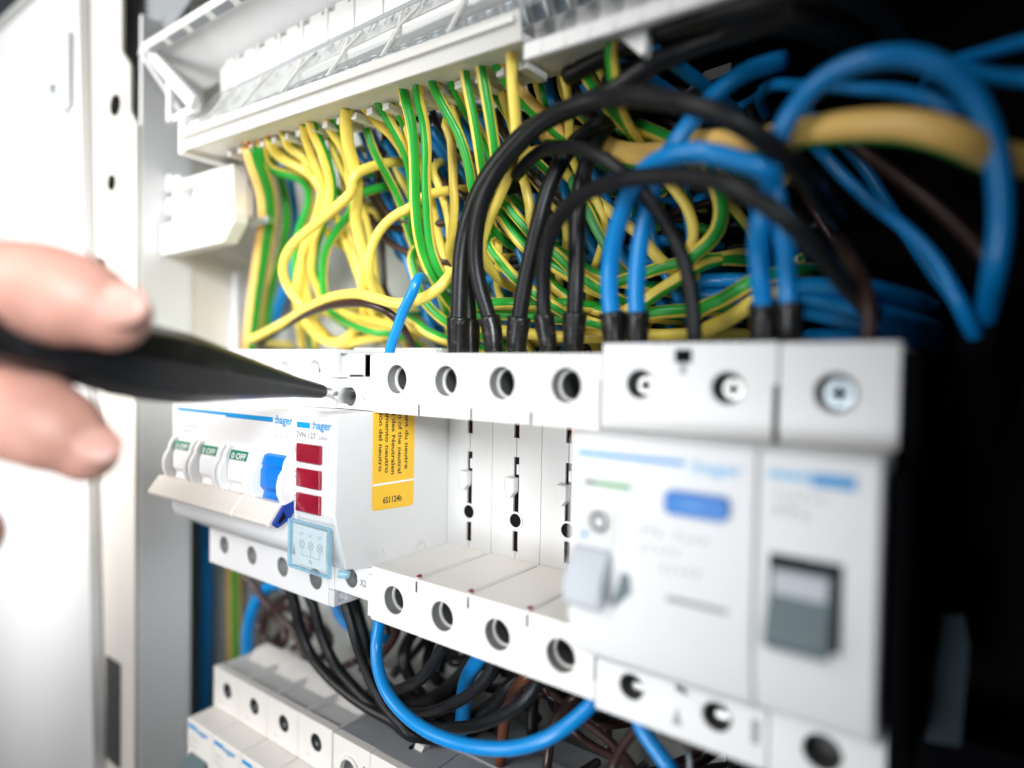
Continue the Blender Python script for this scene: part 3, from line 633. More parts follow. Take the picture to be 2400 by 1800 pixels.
# ================================================================== DEVICES, LOWER ROW
PW = 18.0; X0 = -100.9
words = ['leftmost of the four white breakers in the lower row', 'second from the left of the four white breakers in the lower row', 'third from the left of the four white breakers in the lower row', 'rightmost of the four white breakers in the lower row beside the grey device']
for i in range(4):
    a, b = X0+i*PW+.06, X0+(i+1)*PW-.06
    T = thing('lower_breaker', words[i], 'circuit breaker', ((a+b)/2, 30, -165), 'breakers in the lower row')
    MB().prism('x', [(0, -96.5), (0, -140), (10, -150), (10, -165), (54, -165), (54, -83), (13.1, -83), (13.1, -96.2), (11.8, -96.2)], a, b).build('body', M['white2'], T, .5)
    MB().bar([(a, b, (a+b)/2+.6, -87.6, 3.0)], -96.1, -80.6, 10, 13, SHALLOW).build('terminal_face', M['white2'], T, .4)
    q = MB(); q.box(a, a+1.1, 13.1, 27, -82.9, -80.9); q.box(b-1.1, b, 13.1, 27, -82.9, -80.9); q.build('top_rib', M['grey_body'], T, .3)
    MB().prism('x', [(23, -82.9), (28, -79.8), (33, -79.4), (33, -82.9)], a, b).build('top_slope', M['white2'], T, .3)
    MB().box(a+1.2, b-1.2, 13.2, 22.9, -82.9, -82.3).build('pocket_floor', M['grey_body'], T)
    bores(T, (((a+b)/2+.6, -87.6, 3.0),), 10, 2.9, 'bore_dark'); MB().cyl(((a+b)/2-.2, 11.0, -88.6), ((a+b)/2-.2, 11.25, -88.6), .7, n=12).build('screw_glint', M['zinc'], T)
    MB().box(a+4, a+7, 9.94, 9.99, -92.9, -92.75).build('mould_mark', M['print_grey'], T)
    n_ = MB().box(a+1.2, a+6.2, -.12, -.04, -99.4, -98.0).build('blue_line', M['print_blue'], T)
    text('hager', (a+6.4, -.08, -99.8), X, Z, 2.0, M['print_blue'], T, width=8.6)
    faint('---', (a+2, -.08, -103.6), X, Z, 1.2, M['print_faint'], T, width=6)
    faint('---', (a+2, -.08, -106.4), X, Z, 1.6, M['print_faint'], T, width=5)
    for k, s in enumerate(('----', 'L1')):
        faint(s, (a+3+k*1.5, 3.2+k*3, -96.42), X, Y, 1.7, M['print_faint'], T, width=7-2.5*k)
    MB().prism('x', [(-.1, -108), (-6, -112), (-7, -120), (-.1, -124)], a+3, b-3).build('toggle', M['switch_grey'], T, .5)
G = thing('grey_contactor', 'dark topped grey control device right of the four lower white breakers', 'contactor', (10, 30, -165))
g0 = X0+4*PW+.4
MB().prism('x', [(0, -98), (0, -140), (10, -150), (10, -165), (54, -165), (54, -82.2), (13.1, -82.2), (13.1, -98)], g0+.2, 60).build('body', M['mid_grey'], G, .5)
MB().bar([(g0, g0+17.6, g0+8.4, -90.2, 3.6)], -98, -81, 10, 13, SHALLOW).build('terminal_face', M['white2'], G, .4)
bores(G, ((g0+8.4, -90.2, 3.6),), 10, 2.9, 'bore')
MB().ring((g0+8.4, 9.98, -90.2), (0, -1, 0), 3.7, 4.8, .7, 28).build('terminal_collar', M['white2'], G, .2)
MB().box(g0+17.7, 60, 10, 13, -98, -81).build('front_wall', M['white2'], G, .4)
MB().prism('y', [(g0+15, -92), (g0+18.6, -92), (g0+18.6, -87), (g0+15, -86)], 9.6, 9.95).build('vent_gap', M['mid_grey'], G)
tp = MB(); tp.box(g0+.4, 10, 13.2, 27, -82.1, -81.2); tp.box(10.5, 30, 13.2, 27, -82.1, -81.0); tp.box(30.5, 59.6, 13.2, 27, -82.1, -80.6); tp.box(g0+.4, 59.6, 27.2, 40, -82.1, -80.2)
tp.build('top_cover', M['mid_grey'], G, .25)
MB().prism('x', [(20, -81.2), (24, -81.2), (23.4, -79.3), (21, -79.8)], -2.6, 1.0).build('release_tab', M['grey_body'], G, .2)
MB().box(-3.6, -2.7, 19, 25, -81.18, -80.6).build('tab_slot', M['dark'], G)
H = thing('grey_relay_row', 'dim grey modular devices at the bottom right of the lower row', 'relay', (90, 30, -165))
MB().prism('x', [(0, -104), (0, -150), (54, -160), (54, -92), (13, -92), (13, -104)], 60.5, 140).build('body', M['mid_grey'], H, .5)
for i in range(4): MB().box(62+i*19, 79+i*19, 14, 30, -91.9, -88).build('top_block', M['mid_grey'], H, .5)
# ================================================================== WIRES
WIRES = [
('yellow_green_wire',3.81,-6,0.15,'thick yellow green wire, leftmost of those clamped under the rail, running straight down',[[-77.6,10.0,113.6],[-79.6,14.0,107.5],[-84.6,20.0,102.2],[-91.9,26.0,96.0],[-99.8,30.0,87.6],[-112.9,36.0,75.5],[-129.2,44.0,62.4],[-142.4,50.0,47.3],[-152.1,54.0,34.3],[-160.6,57.0,9.4],[-165.8,58.0,-17.3],[-173.4,60.0,-68.0],[-175.4,62.0,-117.1],[-177.5,64.0,-160.4],[-177.8,70.0,-167.4],[-178.0,71.0,-170.4]]),
('yellow_green_wire',1.87,60,0.4,'yellow green wire bending sideways just right of the thick leftmost one',[[-71.5,10.0,113.4],[-76.0,14.0,110.0],[-77.3,18.0,107.6],[-72.6,22.0,105.9],[-68.5,25.0,104.1],[-68.4,28.0,100.4],[-72.2,30.0,94.3],[-79.2,32.0,89.0],[-84.7,34.0,81.2],[-88.0,36.0,70.2],[-87.8,40.0,60.2],[-96.8,50.0,49.7],[-102.4,56.0,39.6]]),
('yellow_green_wire',1.88,20,0.31,'pale green wire hanging beside the thick leftmost yellow green wire',[[-89.2,52.0,124.0],[-90.1,38.0,122.2],[-92.2,26.0,118.1],[-94.6,32.0,113.4],[-96.4,36.0,105.0],[-97.7,38.0,95.8],[-101.7,40.0,88.8],[-112.3,44.0,80.2],[-123.2,48.0,70.2],[-132.2,52.0,59.2],[-144.0,58.0,44.4]]),
('blue_wire',2.52,0,0,'blue wire hanging down behind the leftmost yellow green wires',[[-107.2,70.0,132.8],[-107.3,56.0,129.9],[-107.6,44.0,123.0],[-108.0,46.0,113.3],[-108.0,48.0,102.7],[-113.2,52.0,89.0],[-120.8,56.0,78.7],[-133.3,60.0,68.0],[-143.2,62.0,56.2],[-152.0,64.0,44.7]]),
('yellow_green_wire',2.0,-150,0.34,'yellow wire sweeping right from the second clamp of the rail',[[-64.3,9.0,113.6],[-68.1,13.0,111.3],[-67.4,17.0,109.0],[-62.5,20.0,106.2],[-57.2,22.0,102.2],[-53.5,24.0,96.6],[-55.5,26.0,90.7],[-65.1,28.0,86.0],[-73.5,30.0,79.5],[-80.0,32.0,69.1],[-89.0,38.0,60.1],[-102.7,50.0,43.9]]),
('yellow_green_wire',1.63,-160,0.34,'yellow wire bending right under the third clamp of the rail',[[-56.3,9.0,113.7],[-59.4,13.0,110.9],[-57.3,17.0,108.1],[-54.5,20.0,104.8],[-54.6,23.0,99.6],[-59.5,26.0,93.7],[-69.9,30.0,84.3],[-76.6,33.0,75.7],[-81.1,36.0,66.3],[-84.7,42.0,54.7],[-93.1,50.0,43.8]]),
('yellow_green_wire',1.53,60,0.4,'short yellow wire with a dark green flank behind the third clamp',[[-56.1,12.0,116.0],[-59.9,16.0,114.2],[-61.4,20.0,112.6],[-61.0,24.0,109.4],[-62.4,28.0,105.7],[-64.1,40.0,101.1],[-64.9,54.0,99.1]]),
('yellow_green_wire',1.55,-170,0.34,'slim yellow wire left of a green flanked one at the fourth clamp',[[-44.5,8.0,114.1],[-48.6,12.0,111.4],[-50.5,16.0,106.6],[-50.3,19.0,101.5],[-51.3,22.0,96.5],[-53.9,24.0,91.2],[-58.4,26.0,86.7],[-63.1,38.0,82.0],[-65.1,52.0,80.0]]),
('yellow_green_wire',1.94,-75,0.34,'yellow wire with a green right flank at the fourth clamp',[[-40.7,8.0,114.6],[-42.6,11.0,111.6],[-42.9,14.0,107.5],[-43.4,17.0,102.1],[-45.4,20.0,96.9],[-48.8,22.0,90.8],[-58.0,25.0,85.3],[-65.0,28.0,78.4],[-70.0,31.0,71.6],[-72.4,36.0,64.5],[-77.0,42.0,58.5],[-80.3,54.0,54.1],[-81.8,68.0,52.3]]),
('yellow_green_wire',1.41,-165,0.34,'thin yellow wire curving into the big yellow one from the left',[[-33.8,9.0,115.4],[-36.2,12.0,112.2],[-36.1,15.0,109.2],[-35.8,18.0,105.6],[-37.3,21.0,101.0],[-40.0,24.0,96.4],[-43.1,36.0,91.1],[-44.4,50.0,88.9]]),
('yellow_green_wire',1.31,60,0.42,'short yellow wire with a green side tucked left of the big yellow one',[[-31.1,10.0,115.8],[-33.4,13.0,113.0],[-36.0,17.0,110.4],[-38.6,22.0,107.2],[-41.4,34.0,103.7],[-42.6,48.0,102.3]]),
('yellow_green_wire',2.0,-170,0.34,'big yellow wire that hangs straight down from the middle of the clear cover',[[-21.3,7.0,114.3],[-25.4,10.0,111.0],[-28.2,13.0,106.0],[-29.3,16.0,101.1],[-30.9,19.0,96.1],[-34.6,22.0,90.6],[-37.3,24.0,85.6],[-37.6,26.0,79.6],[-37.4,28.0,74.0],[-37.5,30.0,67.8],[-37.7,34.0,62.9],[-39.8,40.0,58.1],[-41.6,52.0,53.9],[-42.4,66.0,52.1]]),
('yellow_green_wire',1.64,-160,0.3,'yellow wire crossing the hanging bundle and looping out to its left',[[-22.4,41.0,105.7],[-23.7,27.0,103.0],[-26.5,15.0,96.6],[-28.9,15.0,91.2],[-36.6,15.0,87.4],[-48.7,16.0,83.4],[-60.8,17.0,79.3],[-68.3,18.0,74.7],[-72.5,20.0,69.1],[-72.3,23.0,63.1],[-69.1,26.0,57.5],[-70.0,32.0,52.2],[-77.3,44.0,47.7],[-76.2,50.0,44.8]]),
('yellow_green_wire',1.56,10,0.36,'green wire curving down between two yellow bundles',[[-29.1,50.0,101.1],[-31.0,36.0,98.8],[-35.5,24.0,93.4],[-39.8,24.0,88.2],[-47.9,25.0,83.5],[-55.3,26.0,77.8],[-59.8,28.0,71.7],[-62.1,30.0,64.5],[-64.4,34.0,57.3],[-63.8,40.0,52.5],[-63.3,52.0,48.1],[-63.0,66.0,46.3]]),
('yellow_green_wire',1.46,160,0.3,'yellow wire bending right from the clamp beside the big yellow one',[[-17.4,9.0,115.3],[-19.2,13.0,113.7],[-18.6,17.0,111.4],[-16.3,20.0,108.5],[-15.9,24.0,105.2],[-16.4,28.0,102.6],[-17.1,40.0,98.8],[-17.4,54.0,97.2]]),
('yellow_green_wire',1.6,55,0.3,'yellow wire edged green on its lower left, sloping right from the rail',[[-9.9,8.0,115.2],[-11.1,12.0,112.6],[-10.2,15.0,108.3],[-9.2,18.0,103.8],[-9.2,21.0,98.9],[-10.6,24.0,93.0],[-12.1,26.0,85.0],[-15.6,30.0,78.5],[-18.5,42.0,73.1],[-19.8,56.0,70.8]]),
('yellow_green_wire',1.35,60,0.34,'yellow wire with a green right edge left of the broad green one',[[-5.8,10.0,116.0],[-7.0,13.0,113.5],[-7.2,16.0,110.0],[-8.3,20.0,106.3],[-10.4,24.0,102.6],[-12.9,36.0,98.2],[-14.0,50.0,96.3]]),
('yellow_green_wire',1.61,0,0.32,'broad green wire hanging nearly straight right of the yellow slopes',[[3.4,6.0,113.7],[2.0,9.0,110.1],[2.0,11.0,105.0],[1.1,13.0,98.4],[-0.4,15.0,91.8],[-2.1,17.0,85.0],[-3.1,19.0,77.8],[-3.9,22.0,71.1],[-3.2,25.0,65.2],[-3.5,30.0,60.5],[-4.4,36.0,56.2],[-5.2,48.0,52.2],[-5.6,62.0,50.4]]),
('yellow_green_wire',1.49,50,0.3,'pale yellow wire running beside the broad green one',[[9.0,6.0,113.8],[7.2,9.0,109.4],[6.3,12.0,104.4],[5.3,14.0,97.9],[3.2,16.0,91.4],[1.8,18.0,84.6],[0.5,20.0,78.6],[-0.1,22.0,72.3],[0.6,24.0,66.9],[0.9,28.0,62.6],[1.7,34.0,59.0],[2.5,46.0,55.4],[2.8,60.0,53.9]]),
('yellow_green_wire',1.44,25,0.31,'green wire sloping right with a yellow right flank',[[14.2,6.0,114.1],[13.8,9.0,110.2],[15.2,12.0,105.3],[17.0,14.0,100.9],[17.9,16.0,96.1],[18.2,18.0,90.9],[17.8,20.0,86.2],[17.2,24.0,80.8],[16.6,36.0,75.2],[16.3,50.0,72.8]]),
('yellow_green_wire',1.41,70,0.4,'yellow wire with a green left flank sloping down past the green ones',[[18.5,8.0,115.3],[17.6,11.0,112.8],[17.5,14.0,109.7],[17.9,18.0,105.7],[18.4,22.0,102.6],[18.4,26.0,98.9],[18.5,30.0,92.9],[18.6,42.0,87.1],[18.6,56.0,84.6]]),
('yellow_green_wire',1.34,-25,0.26,'half green half yellow wire hanging straight near the thick peach one',[[25.6,6.0,114.2],[25.0,8.0,109.8],[25.3,10.0,103.8],[25.2,12.0,98.2],[24.8,14.0,93.4],[23.5,17.0,88.9],[21.2,22.0,84.7],[18.9,34.0,80.5],[17.9,48.0,78.6]]),
('yellow_green_wire',1.56,-5,0.22,'bright green and cream wire just left of the thick peach one',[[30.9,6.0,114.5],[30.4,8.0,110.7],[30.6,10.0,104.3],[30.6,12.0,98.4],[30.1,14.0,93.8],[28.6,17.0,89.5],[24.6,24.0,84.8],[21.6,36.0,81.3],[20.3,50.0,79.8]]),
('yellow_green_wire',1.42,-165,0.3,'yellow wire hanging behind the green ones from the shadow under the rail',[[1.8,50.0,119.3],[2.4,36.0,116.5],[3.6,24.0,109.7],[4.5,25.0,104.8],[4.4,26.0,98.4],[4.0,27.0,91.5],[3.6,28.0,85.0],[1.1,30.0,77.8],[-3.3,34.0,72.4],[-7.1,46.0,67.7],[-8.8,60.0,65.7]]),
('yellow_green_wire',1.32,-160,0.3,'thin yellow wire running down to the black sleeves',[[-9.8,56.0,108.8],[-9.0,42.0,106.0],[-7.2,30.0,99.3],[-5.4,31.0,92.8],[-3.6,32.0,86.8],[-2.6,33.0,80.3],[-3.1,35.0,73.6],[-3.6,47.0,66.9],[-3.8,61.0,64.0]]),
('yellow_green_wire',1.49,-165,0.3,'curved yellow wire arching left out of the straight green one',[[4.5,50.0,93.9],[2.1,36.0,92.4],[-3.5,24.0,88.8],[-8.8,22.0,85.4],[-14.3,20.0,82.8],[-19.4,19.0,78.9],[-23.4,19.0,73.6],[-25.6,20.0,67.9],[-28.5,24.0,62.4],[-30.4,30.0,56.8],[-32.0,42.0,52.1],[-32.7,56.0,50.2]]),
('yellow_green_wire',1.68,170,0.25,'long yellow wire lying across the bottom of the bundle and rising at both sides',[[-131.1,64.0,45.2],[-128.3,50.0,45.6],[-121.6,38.0,46.5],[-107.4,34.0,48.5],[-81.7,28.0,52.9],[-58.4,22.0,56.7],[-43.0,19.0,59.0],[-28.2,17.0,59.1],[-17.2,16.0,57.0],[-8.0,16.0,55.0],[0.4,17.0,55.9],[6.1,19.0,59.2],[8.3,24.0,64.7],[10.3,36.0,69.7],[11.1,50.0,71.8]]),
('brown_wire',1.34,0,0,'brown wire lying across the bottom just under the long yellow one',[[-135.1,70.0,41.7],[-132.4,56.0,42.3],[-125.9,44.0,43.8],[-103.1,36.0,49.1],[-79.5,28.0,52.2],[-58.4,22.0,54.8],[-42.1,19.0,56.3],[-28.5,18.0,56.3],[-19.4,18.0,54.8],[-14.5,20.0,52.0],[-14.0,24.0,48.4],[-20.2,34.0,44.0],[-27.7,44.0,39.6],[-31.7,56.0,37.3],[-33.4,70.0,36.3]]),
('yellow_green_wire',1.61,5,0.26,'green wire lying low with yellow edges under the brown one',[[-75.4,60.0,62.8],[-72.8,46.0,61.6],[-66.5,34.0,58.7],[-55.7,32.0,53.7],[-46.1,32.0,50.3],[-35.1,32.0,47.9],[-28.6,34.0,47.6],[-24.3,38.0,45.4],[-25.5,46.0,42.1],[-26.5,58.0,39.5],[-26.9,71.0,38.3]]),
('yellow_green_wire',1.91,165,0.3,'yellow wire sagging low above the four pole switch',[[-77.6,66.0,59.9],[-74.7,52.0,59.1],[-68.0,40.0,57.3],[-53.4,38.0,53.4],[-39.7,36.0,51.6],[-30.8,36.0,50.1],[-20.7,36.0,49.3],[-15.4,44.0,45.5],[-11.8,56.0,42.9],[-10.3,70.0,41.8]]),
('yellow_green_wire',1.99,160,0.3,'yellow wire looping back just above the rear edge of the four pole switch',[[-100.2,70.0,60.6],[-97.7,56.0,58.9],[-92.1,44.0,55.0],[-83.5,42.0,49.0],[-74.6,42.0,45.5],[-66.2,42.0,45.4],[-60.1,42.0,48.6],[-56.2,42.0,52.5],[-51.3,54.0,57.4],[-49.1,68.0,59.6]]),
('yellow_green_wire',1.69,160,0.3,'yellow wire lying flat on the rear edge of the four pole switch',[[-80.8,71.0,42.0],[-77.9,58.0,42.5],[-71.1,46.0,43.6],[-58.4,44.0,45.7],[-48.7,44.0,46.6],[-39.4,44.0,47.7],[-30.5,44.0,48.2],[-23.5,56.0,48.6],[-20.5,70.0,48.8]]),
('yellow_green_wire',1.55,-30,0.21,'yellow green wire ending low beside the first black sleeve',[[-28.5,54.0,56.2],[-25.7,40.0,55.2],[-19.1,28.0,52.7],[-12.7,28.0,50.3],[-6.5,28.0,46.9],[-0.9,30.0,44.7],[2.5,36.0,42.8],[5.8,48.0,40.9],[7.3,62.0,40.1]]),
('yellow_green_wire',1.64,10,0.23,'green edged wire dropping behind the first black sleeve',[[-19.9,58.0,83.2],[-19.3,44.0,80.3],[-18.0,32.0,73.4],[-16.6,32.0,66.0],[-13.7,32.0,59.0],[-8.2,32.0,53.8],[-3.2,34.0,49.9],[1.4,38.0,47.3],[6.3,50.0,44.6],[8.3,64.0,43.4]]),
('yellow_green_wire',1.65,-165,0.3,'yellow wire hanging free in the gap left of the brown vertical one',[[-54.9,60.0,100.5],[-54.3,46.0,97.6],[-53.0,34.0,90.7],[-52.0,34.0,85.6],[-50.7,35.0,78.2],[-49.4,36.0,70.7],[-49.7,38.0,62.8],[-54.6,44.0,53.9],[-57.5,56.0,48.6],[-58.8,70.0,46.4]]),
('yellow_green_wire',1.5,-165,0.3,'yellow wire just inside the gap behind the big yellow one',[[-49.4,56.0,119.8],[-50.3,42.0,117.0],[-52.3,30.0,110.7],[-54.2,32.0,104.8],[-51.9,33.0,95.4],[-48.2,34.0,85.8],[-45.0,35.0,75.1],[-46.0,38.0,65.7],[-46.7,50.0,59.1],[-47.0,64.0,56.2]]),
('yellow_green_wire',1.54,-165,0.3,'yellow wire slanting behind the blue pair',[[-36.4,60.0,122.1],[-35.3,46.0,119.3],[-32.5,34.0,112.9],[-29.8,34.0,106.6],[-27.3,35.0,100.6],[-24.1,36.0,95.0],[-21.0,38.0,88.7],[-18.0,50.0,82.7],[-16.8,64.0,80.1]]),
('blue_wire',1.87,0,0,'left one of the blue pair slanting down behind the yellow slopes',[[-60.4,66.0,138.6],[-59.1,52.0,135.8],[-56.2,40.0,129.5],[-51.6,40.0,119.6],[-46.7,40.0,109.3],[-41.0,40.0,100.3],[-37.7,40.0,91.8],[-34.0,40.0,83.4],[-29.1,40.0,74.5],[-26.2,42.0,64.9],[-24.0,46.0,53.0],[-22.8,58.0,46.5],[-22.3,71.0,43.7]]),
('blue_wire',1.72,0,0,'right one of the blue pair slanting down behind the yellow slopes',[[-63.7,71.0,140.4],[-62.1,58.0,137.8],[-58.4,46.0,131.9],[-51.2,45.0,120.4],[-44.7,44.0,111.3],[-38.5,43.0,102.5],[-33.0,43.0,95.5],[-26.2,44.0,89.3],[-21.1,56.0,84.6],[-18.9,70.0,82.6]]),
('blue_wire',1.78,0,0,'blue wire low behind the hooked brown one',[[-74.1,71.0,121.4],[-71.9,62.0,119.4],[-66.8,50.0,114.7],[-59.4,49.0,107.9],[-53.2,48.0,98.8],[-48.1,47.0,90.1],[-43.3,47.0,83.2],[-38.6,47.0,76.4],[-34.6,59.0,70.6],[-32.9,71.0,68.2]]),
('brown_wire',1.23,0,0,'hooked brown wire in front of the blue pair',[[-22.2,56.0,124.4],[-24.0,42.0,122.1],[-28.2,30.0,116.7],[-31.1,31.0,113.0],[-32.9,31.0,106.9],[-34.8,31.0,100.8],[-34.7,31.0,94.9],[-30.4,31.0,89.0],[-24.7,32.0,85.6],[-16.0,33.0,83.6],[-4.1,35.0,82.0],[2.7,47.0,81.1],[5.7,61.0,80.7]]),
('brown_wire',1.19,0,0,'brown wire sagging right from behind the big yellow one',[[-56.2,62.0,110.6],[-54.6,48.0,108.0],[-50.9,36.0,102.1],[-44.8,35.0,92.3],[-39.2,35.0,84.9],[-32.0,35.0,78.8],[-22.7,35.0,74.6],[-14.7,36.0,72.6],[-6.5,38.0,69.9],[-0.0,50.0,67.8],[2.8,64.0,66.9]]),
('brown_wire',1.22,0,0,'brown wire slanting over the blue pair into the green ones',[[-61.0,64.0,106.5],[-58.4,50.0,105.0],[-52.3,38.0,101.5],[-46.6,38.0,98.2],[-40.9,38.0,92.5],[-36.3,38.0,85.8],[-28.4,38.0,83.7],[-18.4,38.0,80.2],[-7.7,40.0,77.1],[-1.1,52.0,75.2],[1.8,66.0,74.4]]),
('brown_wire',1.21,0,0,'brown wire hanging vertically before the pale back panel',[[-47.9,70.0,100.7],[-47.7,56.0,97.7],[-47.1,44.0,90.7],[-46.3,44.0,81.1],[-45.5,44.0,71.4],[-45.5,46.0,62.7],[-45.5,58.0,55.9],[-45.5,71.0,53.0]]),
('brown_wire',1.29,0,0,'brown wire dropping from the shadow under the rail right of the broad green one',[[-19.3,62.0,135.5],[-18.3,48.0,132.7],[-15.8,36.0,126.2],[-12.5,36.0,117.5],[-9.3,36.0,110.2],[-6.5,36.0,103.0],[-2.3,36.0,95.7],[2.9,36.0,90.0],[7.6,48.0,84.8],[9.6,62.0,82.6]]),
('brown_wire',1.25,0,0,'brown wire bowing right behind the straight yellow one',[[-15.2,58.0,112.7],[-13.9,44.0,110.0],[-10.7,32.0,103.8],[-7.6,32.0,97.7],[-3.0,32.0,93.2],[2.8,32.0,89.7],[7.4,34.0,87.3],[13.2,46.0,84.3],[15.7,60.0,83.0]]),
('blue_wire',1.74,0,0,'blue wire seen between the pale yellow and the green ones under the rail',[[-28.7,70.0,130.4],[-27.4,56.0,127.7],[-24.3,44.0,121.4],[-20.8,44.0,114.2],[-17.4,44.0,107.1],[-14.9,44.0,99.6],[-14.0,44.0,92.5],[-13.1,56.0,85.6],[-12.7,70.0,82.6]]),
('blue_wire',1.77,0,0,'short blue wire standing behind the straight yellow one',[[-28.1,71.0,112.0],[-26.9,58.0,109.2],[-24.2,46.0,102.8],[-21.5,46.0,96.4],[-20.2,46.0,89.0],[-20.5,46.0,84.2],[-20.9,58.0,77.2],[-21.1,71.0,74.2]]),
('blue_wire',1.61,0,0,'blue wire lying level left of the black sleeves',[[-35.9,70.0,86.7],[-32.9,56.0,86.0],[-26.1,44.0,84.5],[-18.6,44.0,82.8],[-11.4,44.0,80.8],[-3.7,44.0,79.7],[3.2,56.0,78.7],[6.2,70.0,78.3]]),
('blue_wire',1.4,0,0,'blue wire peeping between two sloping yellow green ones',[[-6.2,60.0,125.6],[-4.4,46.0,123.2],[-0.3,34.0,117.5],[3.4,34.0,112.4],[8.4,34.0,106.6],[14.0,34.0,98.8],[18.1,46.0,93.1],[19.8,60.0,90.7]]),
('blue_wire',1.54,0,0,'short blue wire rising from the first terminal of the open device into the bundle',[[-11.0,50.0,63.8],[-9.1,36.0,63.6],[-4.8,24.0,63.1],[-0.1,18.0,62.6],[3.3,13.0,60.9],[2.3,12.0,57.2],[-1.2,12.0,52.4],[-3.9,12.0,46.9],[-6.4,12.0,41.9],[-7.1,12.0,37.8]]),
('yellow_green_wire',2.15,65,0.3,'thick peach coloured wire with green left edge and bare copper end at the rail',[[33.8,8.0,115.0],[34.5,10.0,112.7],[35.7,14.0,108.8],[37.3,18.0,105.5],[39.9,22.0,102.4],[42.6,27.0,99.1],[45.4,32.0,96.5],[48.5,44.0,93.6],[49.8,58.0,92.4]]),
('yellow_green_wire',1.47,-165,0.25,'straight yellow wire hanging in front of the thick peach one',[[42.5,4.0,114.0],[41.2,6.0,109.4],[40.5,8.0,102.3],[39.8,10.0,96.8],[38.4,12.0,92.1],[35.7,13.0,86.3],[30.4,15.0,80.0],[25.6,17.0,75.1],[21.4,20.0,68.4],[17.9,32.0,62.9],[16.4,46.0,60.5]]),
('yellow_green_wire',1.32,40,0.21,'yellow green wire slanting left of the straight yellow one',[[12.3,52.0,129.8],[13.7,38.0,127.1],[16.9,26.0,120.9],[20.4,26.0,114.2],[23.8,27.0,108.6],[27.1,28.0,103.0],[30.3,30.0,96.7],[33.4,42.0,90.7],[34.7,56.0,88.1]]),
('yellow_green_wire',1.31,-20,0.26,'dark green and yellow wire right of the straight yellow one',[[32.2,50.0,129.3],[32.9,36.0,126.4],[34.6,24.0,119.6],[35.8,24.0,114.8],[36.8,25.0,110.0],[37.4,27.0,106.1],[38.3,39.0,99.9],[38.8,53.0,97.3]]),
('yellow_green_wire',1.56,15,0.21,'cream and bright green wire slanting under the second cover',[[56.7,8.0,110.3],[57.0,11.0,108.0],[57.8,14.0,105.1],[59.2,17.0,101.9],[60.6,22.0,98.8],[62.2,34.0,95.2],[62.9,48.0,93.7]]),
('yellow_green_wire',1.44,70,0.3,'cream wire with dark green right edge hanging under the second cover',[[68.3,6.0,107.4],[67.3,8.0,104.5],[66.3,11.0,101.4],[65.2,15.0,98.9],[63.7,22.0,96.4],[62.3,34.0,94.1],[61.7,48.0,93.1]]),
('yellow_green_wire',1.43,-60,0.5,'curved green and yellow wire behind the short brown one',[[43.7,54.0,126.0],[43.3,40.0,123.0],[42.4,28.0,116.1],[41.9,28.0,112.3],[42.9,29.0,108.5],[46.4,30.0,104.1],[50.7,42.0,98.7],[52.5,56.0,96.4]]),
('yellow_green_wire',1.13,160,0.4,'dull yellow wire between the cream ones',[[49.6,54.0,123.7],[50.6,40.0,120.9],[52.9,28.0,114.3],[54.0,28.0,111.2],[54.4,29.0,107.7],[55.3,30.0,104.5],[57.1,42.0,98.0],[57.9,56.0,95.3]]),
('brown_wire',1.53,0,0,'short thick brown wire under the second cover',[[44.3,48.0,123.6],[45.1,34.0,120.7],[47.0,22.0,114.0],[48.1,22.0,110.0],[50.3,22.0,105.3],[52.7,24.0,101.2],[56.0,36.0,95.6],[57.4,50.0,93.2]]),
('brown_wire',1.16,0,0,'thin brown wire slanting between the two cream ones',[[43.9,54.0,125.9],[45.5,40.0,123.3],[49.0,28.0,117.3],[51.0,28.0,113.9],[53.0,28.0,109.6],[54.2,30.0,105.3],[55.9,42.0,99.1],[56.7,56.0,96.5]]),
('brown_wire',1.25,0,0,'brown wire slanting across behind the black arches',[[14.6,54.0,117.4],[16.1,40.0,114.8],[19.6,28.0,108.8],[23.8,28.0,101.6],[29.2,28.0,93.8],[33.7,29.0,88.2],[38.1,30.0,83.7],[43.5,32.0,78.8],[48.5,44.0,74.3],[50.6,58.0,72.3]]),
('blue_wire',1.5,0,0,'dark blue wire behind the thick peach one',[[2.5,66.0,137.0],[4.1,52.0,134.5],[7.7,40.0,128.5],[12.2,40.0,121.1],[17.4,40.0,113.7],[22.4,42.0,107.1],[26.5,54.0,101.7],[28.3,68.0,99.4]]),
('blue_wire',1.56,0,0,'dark blue wire dropping from the second cover',[[22.9,68.0,138.7],[23.7,54.0,135.8],[25.6,42.0,129.1],[27.4,42.0,122.6],[30.2,42.0,115.3],[34.2,42.0,108.0],[37.6,54.0,101.9],[39.0,68.0,99.2]]),
('blue_wire',1.46,0,0,'blue wire slanting right beside the cream wire under the second cover',[[44.7,56.0,128.1],[46.6,42.0,125.9],[51.1,30.0,120.9],[56.0,28.0,115.4],[61.8,26.0,111.2],[65.8,24.0,108.5],[71.2,36.0,104.9],[73.5,50.0,103.3]]),
('blue_wire',1.6,0,0,'bright blue wire crossing above the black arch at the second cover',[[59.5,48.0,122.2],[61.5,34.0,120.2],[66.1,22.0,115.5],[70.0,20.0,111.5],[73.7,18.0,107.9],[76.5,20.0,105.9],[81.4,32.0,102.4],[83.5,46.0,100.9]]),
('yellow_green_wire',1.37,-165,0.3,'yellow wire standing between the black arches',[[30.2,48.0,101.8],[30.8,34.0,99.0],[32.3,22.0,92.2],[33.6,23.0,86.2],[34.5,24.0,80.3],[34.5,26.0,74.7],[34.5,38.0,68.1],[34.5,52.0,65.3]]),
